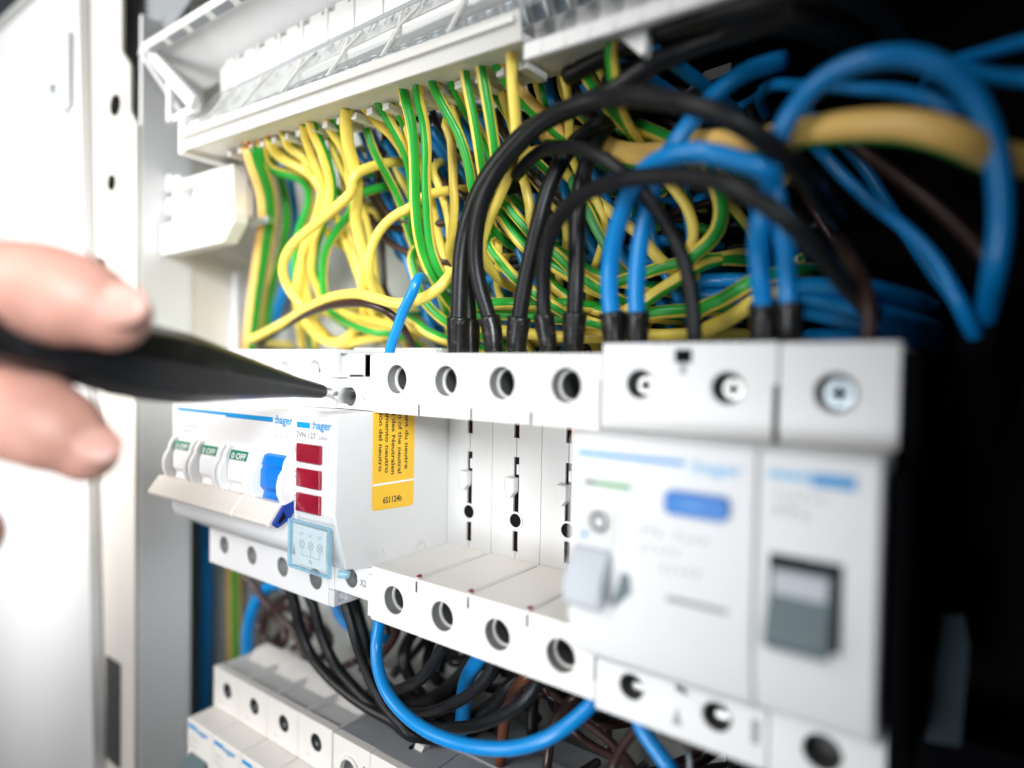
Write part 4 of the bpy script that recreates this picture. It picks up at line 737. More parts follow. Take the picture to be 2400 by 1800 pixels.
('yellow_green_wire',1.67,30,0.21,'long yellow wire with green underside curving down to the sleeves',[[14.9,54.0,98.0],[16.5,40.0,95.5],[20.1,28.0,89.5],[24.3,28.0,82.6],[28.9,29.0,77.0],[34.7,29.0,71.1],[40.2,30.0,67.2],[44.5,31.0,63.0],[51.5,33.0,57.8],[57.0,45.0,53.7],[59.3,59.0,52.0]]),
('yellow_green_wire',1.67,-30,0.26,'long green wire with yellow underside curving beside the black arch',[[9.6,57.0,96.2],[11.2,43.0,93.7],[15.0,31.0,87.8],[20.0,31.0,80.0],[24.8,32.0,73.7],[30.2,32.0,68.9],[36.6,32.0,65.3],[42.1,33.0,61.9],[47.5,34.0,58.6],[53.4,46.0,55.0],[55.9,60.0,53.4]]),
('yellow_green_wire',1.63,35,0.18,'lower yellow wire with green edge sweeping to the sleeves',[[10.8,54.0,80.6],[12.7,40.0,78.3],[17.0,28.0,72.8],[21.2,28.0,67.5],[27.3,28.0,61.8],[33.1,29.0,57.4],[38.8,30.0,53.6],[44.2,32.0,50.5],[52.3,34.0,47.9],[58.8,46.0,45.8],[61.6,60.0,44.9]]),
('yellow_green_wire',1.46,45,0.45,'yellow green wire sloping between the black arch and the blue pair',[[36.7,60.0,96.0],[38.3,46.0,93.5],[42.1,34.0,87.6],[47.6,33.0,79.0],[50.5,33.0,73.7],[53.4,33.0,68.9],[56.3,34.0,63.9],[59.8,46.0,57.9],[61.2,60.0,55.4]]),
('yellow_green_wire',1.57,-165,0.3,'yellow wire sloping behind the upper ends of the blue pair',[[28.6,64.0,100.6],[30.8,50.0,98.5],[35.8,38.0,93.7],[43.9,37.0,85.9],[50.4,36.0,80.7],[56.1,36.0,76.0],[61.6,36.0,71.5],[67.9,36.0,64.2],[72.5,48.0,58.9],[74.4,62.0,56.6]]),
('yellow_green_wire',1.75,-10,0.26,'topmost of the level yellow green wires behind the sleeves',[[-2.5,60.0,55.1],[0.4,46.0,55.2],[7.4,34.0,55.3],[16.9,33.0,55.5],[27.2,33.0,54.9],[36.1,34.0,54.5],[44.7,35.0,53.8],[51.6,47.0,53.2],[54.6,61.0,53.0]]),
('yellow_green_wire',1.74,-20,0.26,'second of the level yellow green wires behind the sleeves',[[-6.7,64.0,53.1],[-3.7,50.0,53.0],[3.3,38.0,52.9],[13.1,38.0,52.7],[25.0,38.0,51.9],[35.5,38.0,50.7],[44.8,39.0,50.0],[51.7,51.0,49.5],[54.7,65.0,49.3]]),
('yellow_green_wire',1.88,160,0.3,'level yellow wire lowest behind the sleeves',[[-11.4,68.0,50.9],[-8.4,54.0,50.5],[-1.5,42.0,49.7],[10.1,42.0,48.3],[20.9,42.0,46.9],[31.2,42.0,45.9],[40.7,42.0,45.5],[49.8,43.0,45.4],[56.8,55.0,45.3],[59.7,69.0,45.3]]),
('yellow_green_wire',1.6,-20,0.26,'yellow wire bent round behind the left blue one',[[26.8,62.0,76.2],[29.3,48.0,74.6],[35.1,36.0,70.7],[41.4,36.0,66.5],[47.4,36.0,62.9],[53.1,36.0,60.5],[58.2,37.0,59.3],[64.9,49.0,57.7],[67.8,63.0,57.1]]),
('yellow_green_wire',1.63,-30,0.21,'sloping yellow wire low between sleeves and blue pair',[[24.0,64.0,67.5],[26.5,50.0,65.7],[32.1,38.0,61.6],[39.2,38.0,56.4],[45.3,38.0,53.5],[52.3,38.0,51.7],[59.0,38.0,51.0],[66.0,50.0,50.3],[68.9,64.0,50.0]]),
('yellow_green_wire',1.62,-30,0.16,'sloping wire ending at the foot of the left blue one',[[21.5,68.0,63.6],[23.9,54.0,61.9],[29.6,42.0,57.8],[36.2,42.0,53.1],[43.1,42.0,49.2],[48.6,43.0,47.0],[54.4,43.0,45.3],[61.1,55.0,43.3],[64.0,69.0,42.5]]),
('yellow_green_wire',1.65,-5,0.26,'green striped wire rising right of the blue pair',[[44.6,62.0,57.2],[47.5,48.0,57.8],[54.3,36.0,59.4],[60.8,36.0,60.9],[65.9,36.0,62.2],[71.5,37.0,63.4],[76.9,38.0,64.2],[83.7,50.0,65.2],[86.6,64.0,65.6]]),
('yellow_green_wire',1.74,30,0.16,'yellow striped wire rising right of the blue pair',[[46.0,63.0,46.5],[48.7,49.0,47.7],[55.1,37.0,50.5],[63.0,36.0,54.0],[67.6,36.0,56.7],[72.5,36.0,59.4],[77.4,38.0,62.8],[82.9,50.0,66.6],[85.2,64.0,68.2]]),
('yellow_green_wire',1.77,-5,0.26,'level green wire between the blue pair and the thin black cable',[[42.5,66.0,50.5],[45.5,52.0,50.6],[52.4,40.0,50.8],[59.6,39.0,51.0],[66.9,39.0,51.5],[73.6,40.0,51.8],[80.0,42.0,51.9],[86.7,54.0,52.0],[89.5,68.0,52.0]]),
('yellow_green_wire',1.71,160,0.3,'level yellow wire at the foot of the thin black cable',[[42.2,69.0,43.5],[45.2,55.0,43.9],[52.1,43.0,44.8],[60.0,43.0,45.8],[66.4,43.0,45.7],[72.5,43.0,45.9],[78.1,44.0,46.0],[85.0,56.0,46.1],[87.9,70.0,46.2]]),
('yellow_green_wire',1.85,-20,0.26,'green striped wire rising toward the right blue pair',[[69.8,62.0,48.9],[72.6,48.0,49.8],[79.1,36.0,51.9],[83.4,35.0,53.3],[88.0,34.0,55.4],[92.2,34.0,57.6],[98.4,46.0,60.8],[101.1,60.0,62.2]]),
('yellow_green_wire',1.92,160,0.3,'yellow wire rising toward the right blue pair',[[70.5,64.0,43.7],[73.2,50.0,44.6],[79.7,38.0,46.9],[84.0,37.0,48.4],[88.6,36.0,50.9],[92.8,36.0,53.5],[98.8,48.0,57.2],[101.3,62.0,58.8]]),
('yellow_green_wire',1.87,-15,0.23,'green and cream wire curled up right of the thin black cable',[[75.9,60.0,93.3],[77.2,46.0,90.6],[80.2,34.0,84.3],[82.5,34.0,79.5],[83.6,34.0,74.9],[82.8,34.0,70.2],[80.1,34.0,66.9],[75.7,35.0,63.9],[70.0,47.0,60.0],[67.6,61.0,58.4]]),
('yellow_green_wire',1.45,-165,0.3,'mustard wire bending down inside the curled green one',[[61.7,62.0,93.7],[63.6,48.0,91.4],[67.9,36.0,85.9],[70.9,36.0,82.1],[74.0,36.0,77.5],[75.8,36.0,72.7],[76.0,36.0,69.0],[75.3,36.0,65.0],[74.1,48.0,58.1],[73.6,62.0,55.1]]),
('yellow_green_wire',1.91,-8,0.21,'green topped wire slanting under the black arch',[[44.7,60.0,109.6],[47.2,46.0,108.0],[53.1,34.0,104.4],[58.6,33.0,101.0],[64.9,32.0,97.0],[70.9,32.0,93.3],[75.7,32.0,90.3],[81.6,44.0,86.6],[84.2,58.0,85.0]]),
('yellow_green_wire',1.56,10,0.26,'green wire crossing behind the slanting green topped one',[[39.0,64.0,104.1],[41.9,50.0,103.5],[48.8,38.0,102.1],[53.3,38.0,101.2],[58.9,38.0,99.1],[64.2,38.0,94.7],[69.6,50.0,90.2],[71.9,64.0,88.3]]),
('yellow_green_wire',1.35,165,0.4,'mustard wire dropping behind the thick peach one',[[49.8,66.0,111.5],[51.4,52.0,108.9],[55.1,40.0,103.0],[57.3,40.0,99.5],[60.1,40.0,95.5],[62.9,40.0,91.1],[66.7,52.0,85.2],[68.3,66.0,82.7]]),
('yellow_green_wire',3.1,84,0.3,'thick peach yellow cable bowing from behind the arches to the right',[[24.2,60.0,108.1],[26.8,46.0,106.9],[33.1,34.0,104.1],[41.8,32.0,100.2],[52.2,30.0,94.9],[61.3,28.0,90.3],[69.8,26.0,88.0],[77.5,24.0,86.9],[85.5,20.0,85.5],[91.7,32.0,84.4],[94.3,46.0,84.0]]),
('yellow_green_wire',2.82,86,0.32,'thick peach yellow cable with green belly crossing the dark right part',[[73.2,48.0,90.2],[75.8,34.0,89.4],[81.7,22.0,87.4],[89.3,18.0,84.9],[97.2,14.0,82.5],[105.1,10.0,81.0],[111.1,8.0,80.2],[118.0,6.0,78.8],[123.6,5.0,77.2],[128.1,5.0,75.3],[131.2,7.0,73.9],[133.9,11.0,72.9],[137.0,16.0,72.4],[140.4,20.0,72.5],[143.6,24.0,73.3]]),
('brown_wire',1.13,0,0,'dark brown wire high behind the black arches',[[48.5,66.0,112.9],[50.9,52.0,111.2],[56.6,40.0,107.1],[60.5,40.0,104.3],[65.8,40.0,101.2],[70.9,40.0,98.2],[76.9,52.0,94.7],[79.5,66.0,93.1]]),
('blue_wire',1.44,0,0,'short blue wire level behind the two inner black arches',[[29.8,70.0,101.0],[32.4,56.0,99.5],[38.4,44.0,95.9],[43.4,44.0,92.9],[48.2,44.0,91.1],[54.0,44.0,89.1],[60.6,56.0,86.8],[63.5,70.0,85.8]]),
('brown_wire',1.23,0,0,'brown wire level behind the two inner black arches',[[29.2,71.0,96.8],[32.0,58.0,95.7],[38.5,46.0,93.2],[44.7,46.0,90.8],[50.7,46.0,89.1],[57.4,58.0,87.2],[60.3,71.0,86.4]]),
('blue_wire',1.74,0,0,'blue wire level left of the second black sleeve pair',[[-6.4,70.0,63.3],[-3.4,56.0,63.6],[3.6,44.0,64.2],[10.4,44.0,64.8],[17.7,44.0,64.9],[24.7,56.0,65.0],[27.7,70.0,65.0]]),
('brown_wire',1.49,0,0,'brown wire level behind the black sleeves',[[-10.6,71.0,71.1],[-7.6,58.0,71.0],[-0.6,46.0,70.8],[10.2,46.0,70.5],[21.8,46.0,71.3],[32.6,46.0,73.1],[40.2,46.0,74.5],[47.5,46.0,74.8],[54.5,58.0,75.1],[57.5,71.0,75.2]]),
('brown_wire',1.4,0,0,'brown wire level behind the blue pair',[[18.7,71.0,74.2],[21.7,60.0,73.9],[28.7,48.0,73.2],[39.1,48.0,72.2],[48.9,48.0,72.9],[59.2,48.0,73.4],[66.8,48.0,73.1],[73.8,60.0,72.8],[76.8,71.0,72.7]]),
('blue_wire',1.6,0,0,'blue wire level behind the inner black arch',[[25.3,71.0,70.3],[28.3,58.0,70.1],[35.3,46.0,69.5],[42.8,46.0,68.9],[51.2,46.0,69.7],[60.2,46.0,71.4],[66.6,46.0,71.2],[73.6,58.0,71.0],[76.6,71.0,70.9]]),
('blue_wire',1.55,0,0,'blue wire level between the blue pair and the thin black cable',[[47.3,71.0,68.7],[50.2,60.0,68.1],[57.1,48.0,66.9],[62.7,48.0,65.9],[69.1,48.0,64.8],[76.0,60.0,63.6],[79.0,71.0,63.1]]),
('blue_wire',2.07,0,0,'uppermost of the short level blue wires at far right',[[92.3,66.0,57.6],[94.6,52.0,57.2],[99.9,40.0,56.3],[107.0,34.0,55.1],[111.3,30.0,54.3],[115.8,28.0,53.4],[122.1,40.0,52.1],[124.8,54.0,51.6]]),
('blue_wire',1.91,0,0,'second of the short level blue wires at far right',[[95.1,66.0,55.7],[97.2,52.0,55.0],[102.0,40.0,53.4],[108.0,34.0,51.4],[112.2,30.0,50.0],[116.8,28.0,48.9],[123.1,40.0,47.4],[125.8,54.0,46.8]]),
('blue_wire',1.92,0,0,'third of the short level blue wires at far right',[[95.8,68.0,52.0],[97.9,54.0,51.4],[102.7,42.0,50.1],[108.6,36.0,48.5],[112.9,32.0,47.5],[117.0,30.0,46.7],[123.2,42.0,45.5],[125.9,56.0,45.0]]),
('blue_wire',1.85,0,0,'lowest of the short level blue wires at far right',[[96.3,70.0,45.7],[98.8,56.0,45.5],[104.4,44.0,45.0],[109.9,40.0,44.5],[114.1,36.0,44.1],[117.8,34.0,43.8],[123.9,46.0,43.3],[126.6,60.0,43.1]]),
('blue_wire',1.85,0,0,'blue wire level between green ones and the right blue pair',[[65.4,70.0,59.8],[68.4,56.0,59.7],[75.4,44.0,59.6],[81.4,44.0,59.5],[87.7,44.0,58.8],[94.7,56.0,58.0],[97.6,70.0,57.7]]),
('blue_wire',1.88,0,0,'lower blue wire level beside the right blue pair',[[64.1,71.0,56.5],[67.1,58.0,56.4],[74.1,46.0,56.3],[79.0,46.0,56.2],[84.4,46.0,54.9],[91.2,58.0,53.3],[94.1,71.0,52.6]]),
('brown_wire',1.34,0,0,'reddish brown wire entering the rightmost breaker',[[108.3,46.0,67.2],[109.6,32.0,65.1],[112.7,20.0,60.3],[115.8,16.0,55.5],[117.8,12.0,50.7],[118.6,10.0,45.9],[118.7,10.0,41.0],[118.8,10.0,38.6]]),
('blue_wire',1.3,0,0,'dim blue wire slanting down to the right through the dark',[[100.2,56.0,90.9],[101.9,42.0,88.6],[106.0,30.0,83.1],[111.0,28.0,76.4],[116.4,26.0,70.1],[122.3,24.0,64.2],[127.0,22.0,58.0],[130.4,20.0,51.2],[132.6,22.0,46.0],[134.0,26.0,42.4],[135.1,34.0,35.6],[135.1,44.0,23.2]]),
('brown_wire',1.48,0,0,'dim reddish brown wire slanting through the dark on the right',[[102.5,62.0,94.0],[104.6,48.0,91.9],[109.4,36.0,87.1],[115.5,34.0,81.0],[121.2,32.0,74.9],[127.0,30.0,68.6],[131.6,28.0,62.8],[135.2,26.0,57.5]]),
('blue_wire',1.21,0,0,'blue wire level inside the big blue arch',[[88.3,52.0,101.8],[90.7,38.0,100.7],[96.3,26.0,98.2],[102.9,22.0,95.2],[110.1,18.0,91.7],[116.4,16.0,89.0],[122.2,14.0,86.3],[127.5,12.0,82.7],[130.8,12.0,79.7]]),
('blue_wire',1.11,0,0,'teal wire fading off at the right edge, upper one',[[121.4,56.0,98.2],[123.3,42.0,97.5],[127.7,30.0,95.9],[132.8,24.0,94.0],[136.7,20.0,92.7],[141.5,16.0,91.3]]),
('blue_wire',1.28,0,0,'teal wire fading off at the right edge, lower one',[[124.3,52.0,98.8],[125.8,38.0,97.2],[129.3,26.0,93.5],[133.7,20.0,88.8],[136.9,16.0,85.9],[141.5,12.0,82.8]]),
('blue_wire',1.46,0,0,'thin blue wire low left of the first black sleeve',[[-27.1,70.0,64.4],[-25.8,56.0,61.7],[-22.9,44.0,55.3],[-21.2,44.0,51.6],[-20.5,46.0,45.7],[-19.7,58.0,39.1],[-19.4,71.0,36.3]]),
('black_cable',2.28,0,0,'black cable rising from the outermost sleeve and running off to the upper right',[[20.0,12.0,34.0],[20.0,12.0,38.5],[20.0,12.0,43.3],[20.2,12.0,48.8],[20.4,12.0,58.8],[21.0,12.0,67.7],[23.1,12.0,75.4],[27.6,11.0,82.4],[34.1,10.0,88.2],[43.4,9.0,93.5],[52.6,8.0,95.4],[61.1,7.0,96.1],[68.5,7.0,97.0],[73.2,8.0,99.4],[77.8,9.0,101.7],[82.7,10.0,103.0],[88.2,10.0,103.4],[94.1,10.0,103.5],[102.8,10.0,103.0],[109.8,22.0,102.6],[112.8,36.0,102.4]]),
('black_cable',2.13,0,0,'black cable hidden just behind the outermost one',[[16.0,22.0,34.0],[16.0,22.0,38.5],[16.0,22.0,43.2],[15.5,22.0,49.6],[14.6,22.0,60.3],[14.6,21.0,70.8],[16.6,20.0,78.3],[21.3,19.0,83.6],[25.9,31.0,88.8],[27.9,45.0,91.0]]),
('black_cable',2.03,0,0,'black cable forming the widest arch over the device',[[32.3,12.0,34.0],[32.3,12.0,38.5],[32.3,12.0,42.7],[31.0,12.0,48.5],[28.5,11.0,56.7],[27.6,10.0,63.9],[28.5,9.0,71.3],[31.4,8.0,78.8],[36.5,7.0,84.7],[44.2,5.0,89.0],[52.8,3.0,92.3],[61.9,1.0,93.1],[69.7,-0.0,92.5],[77.5,-2.0,90.5],[84.2,-3.0,88.1],[89.8,-4.0,85.6],[94.7,-4.0,83.0],[98.4,-3.0,80.7],[102.1,0.0,77.9],[105.0,4.0,75.5],[107.1,12.0,73.5],[107.4,24.0,72.0],[107.6,36.0,71.1],[107.6,50.0,70.8]]),
('black_cable',2.12,0,0,'black cable leaning right from the third sleeve',[[38.3,14.0,34.0],[38.3,14.0,38.5],[38.3,14.0,42.7],[39.1,14.0,49.3],[40.6,14.0,57.7],[42.7,14.0,66.0],[44.8,14.0,73.6],[46.7,15.0,81.3],[49.8,16.0,87.9],[53.2,18.0,92.8],[57.1,21.0,96.6],[60.6,26.0,100.2],[64.1,38.0,103.8],[65.5,52.0,105.3]]),
('black_cable',1.83,0,0,'black cable forming the lower arch toward the far right',[[49.3,12.0,34.0],[49.3,12.0,38.5],[49.3,12.0,42.5],[48.8,11.0,47.9],[49.0,10.0,54.5],[50.5,8.0,61.7],[53.5,6.0,67.5],[57.7,4.0,71.3],[63.6,2.0,73.7],[70.1,0.0,74.6],[77.1,-2.0,74.4],[83.1,-3.0,73.6],[88.7,-4.0,72.5],[94.4,-5.0,70.7],[99.0,-6.0,68.6],[103.5,-6.0,65.5],[107.2,-5.0,62.5],[110.5,-2.0,58.9],[112.9,4.0,55.5],[115.0,12.0,51.7],[116.6,24.0,48.8],[117.3,38.0,47.5]]),
('black_cable',2.07,0,0,'black cable standing upright from the fifth sleeve',[[55.3,14.0,34.0],[55.3,14.0,38.5],[55.3,14.0,42.5],[55.5,14.0,48.8],[55.7,14.0,56.8],[55.1,15.0,65.8],[54.6,16.0,73.7],[54.6,17.0,80.6],[55.4,19.0,87.3],[56.7,22.0,93.8],[58.0,26.0,98.9],[58.5,32.0,103.5],[59.0,44.0,107.7],[59.2,58.0,109.6]]),
('black_cable',1.63,0,0,'thin black cable arching inside the lower arch down to the two pole device',[[37.1,14.0,85.4],[42.5,12.0,87.7],[48.2,10.0,88.7],[54.8,8.0,87.8],[61.0,6.0,85.6],[66.3,5.0,82.7],[70.4,5.0,79.7],[73.9,6.0,76.3],[76.5,8.0,72.8],[79.1,10.0,69.0],[81.3,12.0,64.4],[83.2,13.0,59.2],[84.2,14.0,53.8],[85.0,14.0,47.8],[85.4,14.0,41.5]]),
('black_cable',2.14,0,0,'black cable running along the top at the upper right',[[53.2,12.0,105.8],[63.7,10.0,106.6],[73.1,8.0,106.7],[84.3,6.0,105.9],[92.1,4.0,104.9],[101.2,2.0,103.2],[111.2,0.0,101.8],[118.0,12.0,100.8],[120.9,26.0,100.4]]),
('black_cable',2.19,0,0,'dark cable running below the top one at the upper right',[[53.8,42.0,105.8],[56.7,28.0,105.5],[63.5,16.0,104.7],[73.1,14.0,103.6],[82.0,12.0,104.1],[90.0,10.0,104.1],[97.4,8.0,103.7],[106.2,6.0,101.8],[112.9,18.0,100.4],[115.7,32.0,99.7]]),
('blue_cable',1.98,0,0,'left blue cable of the pair, arching over to the right blue pair',[[67.3,12.0,34.0],[67.3,12.0,38.5],[67.3,12.0,41.5],[66.9,12.0,46.6],[66.4,11.0,52.4],[66.8,10.0,58.9],[68.8,8.0,65.0],[71.5,6.0,69.9],[74.9,4.0,74.5],[79.1,2.0,77.1],[83.9,0.0,77.9],[88.8,-1.0,77.8],[93.1,-1.0,76.7],[96.3,0.0,75.5],[99.4,1.0,74.2],[101.7,2.0,72.9],[102.6,4.0,70.9],[101.7,5.0,67.9],[100.5,6.0,64.1],[99.8,8.0,59.6],[99.9,10.0,53.5],[100.0,12.0,48.2],[100.3,12.0,42.8],[100.6,12.0,39.9],[100.6,12.0,34.0]]),
('blue_cable',1.98,0,0,'right blue cable of the pair, rising steeply and off behind the arch',[[71.9,14.0,34.0],[71.9,14.0,38.5],[71.9,14.0,41.6],[71.9,14.0,47.4],[72.0,13.0,53.5],[72.7,12.0,59.5],[73.8,11.0,65.0],[75.4,10.0,70.2],[76.8,10.0,75.2],[78.7,11.0,81.0],[81.5,12.0,85.5],[84.3,14.0,90.2],[86.7,16.0,93.9],[89.9,18.0,97.3],[93.8,20.0,99.8],[99.5,24.0,102.1]]),
('blue_cable',1.84,0,0,'big blue cable arching high across the dark right part',[[105.0,12.0,34.0],[105.0,12.0,38.5],[105.1,11.0,45.6],[104.9,10.0,52.1],[104.8,8.0,58.3],[104.3,6.0,64.0],[103.1,5.0,69.9],[102.9,4.0,74.8],[104.8,3.0,80.0],[107.6,2.0,83.5],[111.3,2.0,86.6],[115.5,2.0,88.1],[120.0,2.0,88.2],[124.1,3.0,87.6],[127.9,4.0,85.6],[131.2,6.0,82.7],[133.7,8.0,78.5],[135.5,10.0,72.9],[136.5,12.0,66.5],[136.7,14.0,60.2],[136.1,16.0,53.6],[135.3,24.0,48.1],[134.6,32.0,44.0],[133.7,42.0,38.4],[132.9,56.0,29.8],[132.6,70.0,18.2]]),
('blue_cable',1.75,0,0,'bright blue cable hanging in a wide loop under the open device',[[-4.8,8.0,-33.3],[-5.5,8.0,-39.7],[-5.3,7.0,-45.6],[-2.1,5.0,-50.8],[3.8,3.0,-54.9],[11.6,2.0,-57.8],[21.3,1.0,-58.6],[30.9,1.0,-58.1],[39.8,1.0,-56.2],[48.0,2.0,-53.7],[55.7,3.0,-49.5],[60.6,5.0,-45.6],[63.8,8.0,-42.1],[65.4,10.0,-39.5],[65.9,12.0,-36.2]]),
('black_cable',1.75,0,0,'black cable curling from the first hole of the lower bar',[[20.9,10.0,-36.5],[17.1,10.0,-42.2],[12.2,11.0,-48.8],[3.5,14.0,-56.6],[-11.7,20.0,-66.3],[-31.7,28.0,-77.0],[-51.4,36.0,-87.3]]),
('black_cable',1.7,0,0,'black cable curling from the second hole of the lower bar',[[36.9,10.0,-36.7],[35.0,10.0,-42.2],[30.1,10.0,-48.5],[21.0,12.0,-55.9],[7.7,16.0,-64.8],[-8.9,22.0,-73.3],[-29.6,30.0,-82.3],[-35.7,42.0,-84.9],[-38.2,56.0,-86.1]]),
('black_cable',1.67,0,0,'black cable curling from the third hole of the lower bar',[[51.3,9.0,-36.4],[49.6,9.0,-41.1],[46.6,8.0,-45.6],[40.1,8.0,-51.2],[31.1,9.0,-57.3],[20.5,11.0,-62.6],[6.2,15.0,-68.7],[-13.7,22.0,-75.7],[-36.1,30.0,-82.2]]),
('black_cable',1.89,0,0,'leftmost of the three black cables dropping from the four pole switch',[[-64.5,42.0,-29.5],[-63.5,28.0,-32.3],[-61.2,16.0,-38.9],[-58.0,16.0,-48.1],[-55.5,17.0,-57.6],[-51.3,18.0,-65.0],[-43.2,19.0,-70.4],[-34.2,20.0,-73.9],[-24.7,21.0,-76.2],[-14.6,22.0,-77.4],[-3.2,22.0,-78.7],[3.8,34.0,-79.5],[6.7,48.0,-79.8]]),
('black_cable',1.8,0,0,'middle of the three black cables dropping from the four pole switch',[[-58.7,44.0,-30.6],[-57.4,30.0,-33.3],[-54.2,18.0,-39.5],[-49.8,18.0,-48.2],[-46.3,19.0,-58.0],[-41.1,20.0,-65.8],[-33.3,21.0,-71.1],[-24.8,22.0,-75.2],[-16.7,23.0,-77.1],[-7.1,24.0,-78.3],[-0.2,36.0,-79.2],[2.8,50.0,-79.5]]),
('black_cable',1.58,0,0,'right one of the three black cables dropping from the four pole switch',[[-28.2,12.0,-35.1],[-24.4,12.0,-41.7],[-21.2,12.0,-48.3],[-18.8,13.0,-55.4],[-15.4,14.0,-62.1],[-11.0,15.0,-67.8],[-5.5,16.0,-71.6],[0.8,18.0,-75.5],[6.5,30.0,-79.1],[9.0,44.0,-80.6]]),
('black_cable',2.72,0,0,'thick black cable in the shadow behind the bright blue loop',[[-51.2,60.0,-35.9],[-50.4,46.0,-38.8],[-48.5,34.0,-45.5],[-46.0,34.0,-54.3],[-42.3,34.0,-62.7],[-37.6,34.0,-72.1],[-26.6,34.0,-77.8],[-11.3,34.0,-75.7],[2.5,34.0,-64.3],[11.9,34.0,-52.1],[16.2,46.0,-46.6],[18.0,60.0,-44.2]]),
('black_cable',2.16,0,0,'black cable in shadow crossing behind the curled ones',[[-29.9,64.0,-54.9],[-28.7,50.0,-57.7],[-25.7,38.0,-64.0],[-21.4,38.0,-73.2],[-10.3,36.0,-77.6],[3.7,34.0,-76.3],[15.6,34.0,-68.2],[25.1,34.0,-57.3],[29.7,46.0,-52.0],[31.7,60.0,-49.8]]),
('blue_wire',3.49,0,0,'blue wire hanging down left of the four pole switch',[[-216.7,66.0,-24.0],[-213.7,66.0,-47.5],[-212.1,66.0,-71.1],[-211.3,66.0,-94.8],[-212.0,66.0,-119.0],[-212.6,66.0,-143.2],[-213.9,66.0,-167.9]]),
('blue_wire',2.63,0,0,'blue wire curving behind the lowest yellow green stretch',[[-95.8,70.0,-54.3],[-98.6,56.0,-55.4],[-105.1,44.0,-57.9],[-116.1,44.0,-62.2],[-125.9,44.0,-70.1],[-131.8,44.0,-80.3],[-133.9,44.0,-88.7],[-134.1,44.0,-102.5]]),
('blue_wire',1.93,0,0,'blue wire behind the right black drop cable',[[-78.3,71.0,-50.7],[-76.8,58.0,-53.3],[-73.3,46.0,-59.4],[-69.8,46.0,-65.5],[-62.6,46.0,-67.9],[-53.9,46.0,-68.1],[-43.1,46.0,-66.9]]),
('blue_cable',2.34,0,0,'blue cable seen through the black curls under the open device',[[22.3,24.0,-44.4],[18.5,24.0,-49.9],[14.5,25.0,-55.8],[12.5,26.0,-61.3],[10.5,28.0,-68.7],[8.1,30.0,-76.3]]),
('brown_wire',1.7,0,0,'brown wire coiled in a loop under the four pole switch',[[-138.0,66.0,-51.8],[-135.5,52.0,-53.5],[-129.7,40.0,-57.4],[-121.2,40.0,-63.2],[-111.4,40.0,-68.4],[-102.0,40.0,-73.4],[-97.3,39.0,-79.1],[-103.4,38.0,-84.1],[-111.2,38.0,-81.6],[-110.6,38.0,-73.2],[-99.1,38.0,-65.8],[-85.9,39.0,-65.6],[-81.5,40.0,-70.9],[-88.5,41.0,-80.1],[-101.7,42.0,-86.8],[-109.3,43.0,-94.9]]),
('brown_wire',1.71,0,0,'second brown wire coiled under the four pole switch',[[-131.6,70.0,-73.7],[-129.4,56.0,-75.7],[-124.1,44.0,-80.3],[-117.4,44.0,-86.2],[-103.1,43.0,-89.4],[-86.9,42.0,-87.9],[-75.8,42.0,-81.2],[-73.2,43.0,-74.0],[-81.4,44.0,-70.4],[-95.8,44.0,-73.1],[-107.9,44.0,-80.8],[-114.1,44.0,-91.0]]),
('brown_wire',1.5,0,0,'brown wire trailing from the coil to the black cables',[[-108.0,62.0,-61.7],[-105.3,48.0,-63.0],[-99.0,36.0,-66.1],[-87.2,36.0,-71.9],[-81.4,36.0,-79.0],[-73.1,36.0,-83.4],[-62.7,38.0,-81.0],[-52.8,40.0,-75.6]]),
('brown_wire',1.44,0,0,'brown wire lying behind the bright blue loop',[[-14.5,56.0,-38.7],[-15.8,42.0,-41.4],[-18.7,30.0,-47.8],[-21.7,30.0,-54.3],[-25.7,30.0,-59.8],[-34.3,32.0,-67.4],[-43.3,34.0,-73.8]]),
('orange_brown_wire',1.64,0,0,'coppery brown wire behind the third black curl',[[47.3,46.0,-37.7],[45.3,32.0,-39.8],[40.7,20.0,-44.8],[35.2,22.0,-50.7],[31.0,24.0,-57.0],[27.8,26.0,-64.4],[25.6,28.0,-72.3],[23.9,30.0,-81.5],[22.7,42.0,-88.2],[22.1,56.0,-91.1]]),
('brown_wire',1.14,0,0,'brown wire slanting right from the end of the bright blue loop',[[28.0,60.0,-52.8],[30.7,46.0,-53.4],[37.1,34.0,-54.8],[42.1,32.0,-55.9],[48.9,28.0,-56.1],[55.8,26.0,-56.5],[63.2,24.0,-57.5],[68.6,22.0,-58.8],[73.8,20.0,-59.7],[80.2,32.0,-60.8],[83.0,46.0,-61.3]]),
('brown_wire',1.07,0,0,'brown wire slanting left under the two pole device',[[75.5,14.0,-41.8],[74.2,14.0,-44.7],[72.0,14.0,-48.3],[70.0,14.0,-51.9],[68.4,14.0,-56.0],[67.4,14.0,-59.9],[65.7,26.0,-66.7],[64.9,40.0,-69.6]]),
('brown_wire',1.28,0,0,'brown wire hanging straight below the bright blue loop',[[61.8,46.0,-38.4],[59.8,32.0,-40.6],[55.1,20.0,-45.8],[51.6,20.0,-49.7],[48.8,20.0,-54.2],[47.3,20.0,-59.0],[46.8,20.0,-63.4],[46.9,20.0,-69.1],[47.0,32.0,-76.1],[47.1,46.0,-79.1]]),
('brown_wire',1.16,0,0,'brown wire slanting in the shade above the bright blue loop',[[21.6,66.0,-56.6],[24.5,52.0,-57.3],[31.3,40.0,-59.0],[35.7,40.0,-60.1],[39.9,40.0,-61.9],[46.3,40.0,-62.9],[51.6,40.0,-63.8],[58.5,52.0,-65.0],[61.5,66.0,-65.5]]),
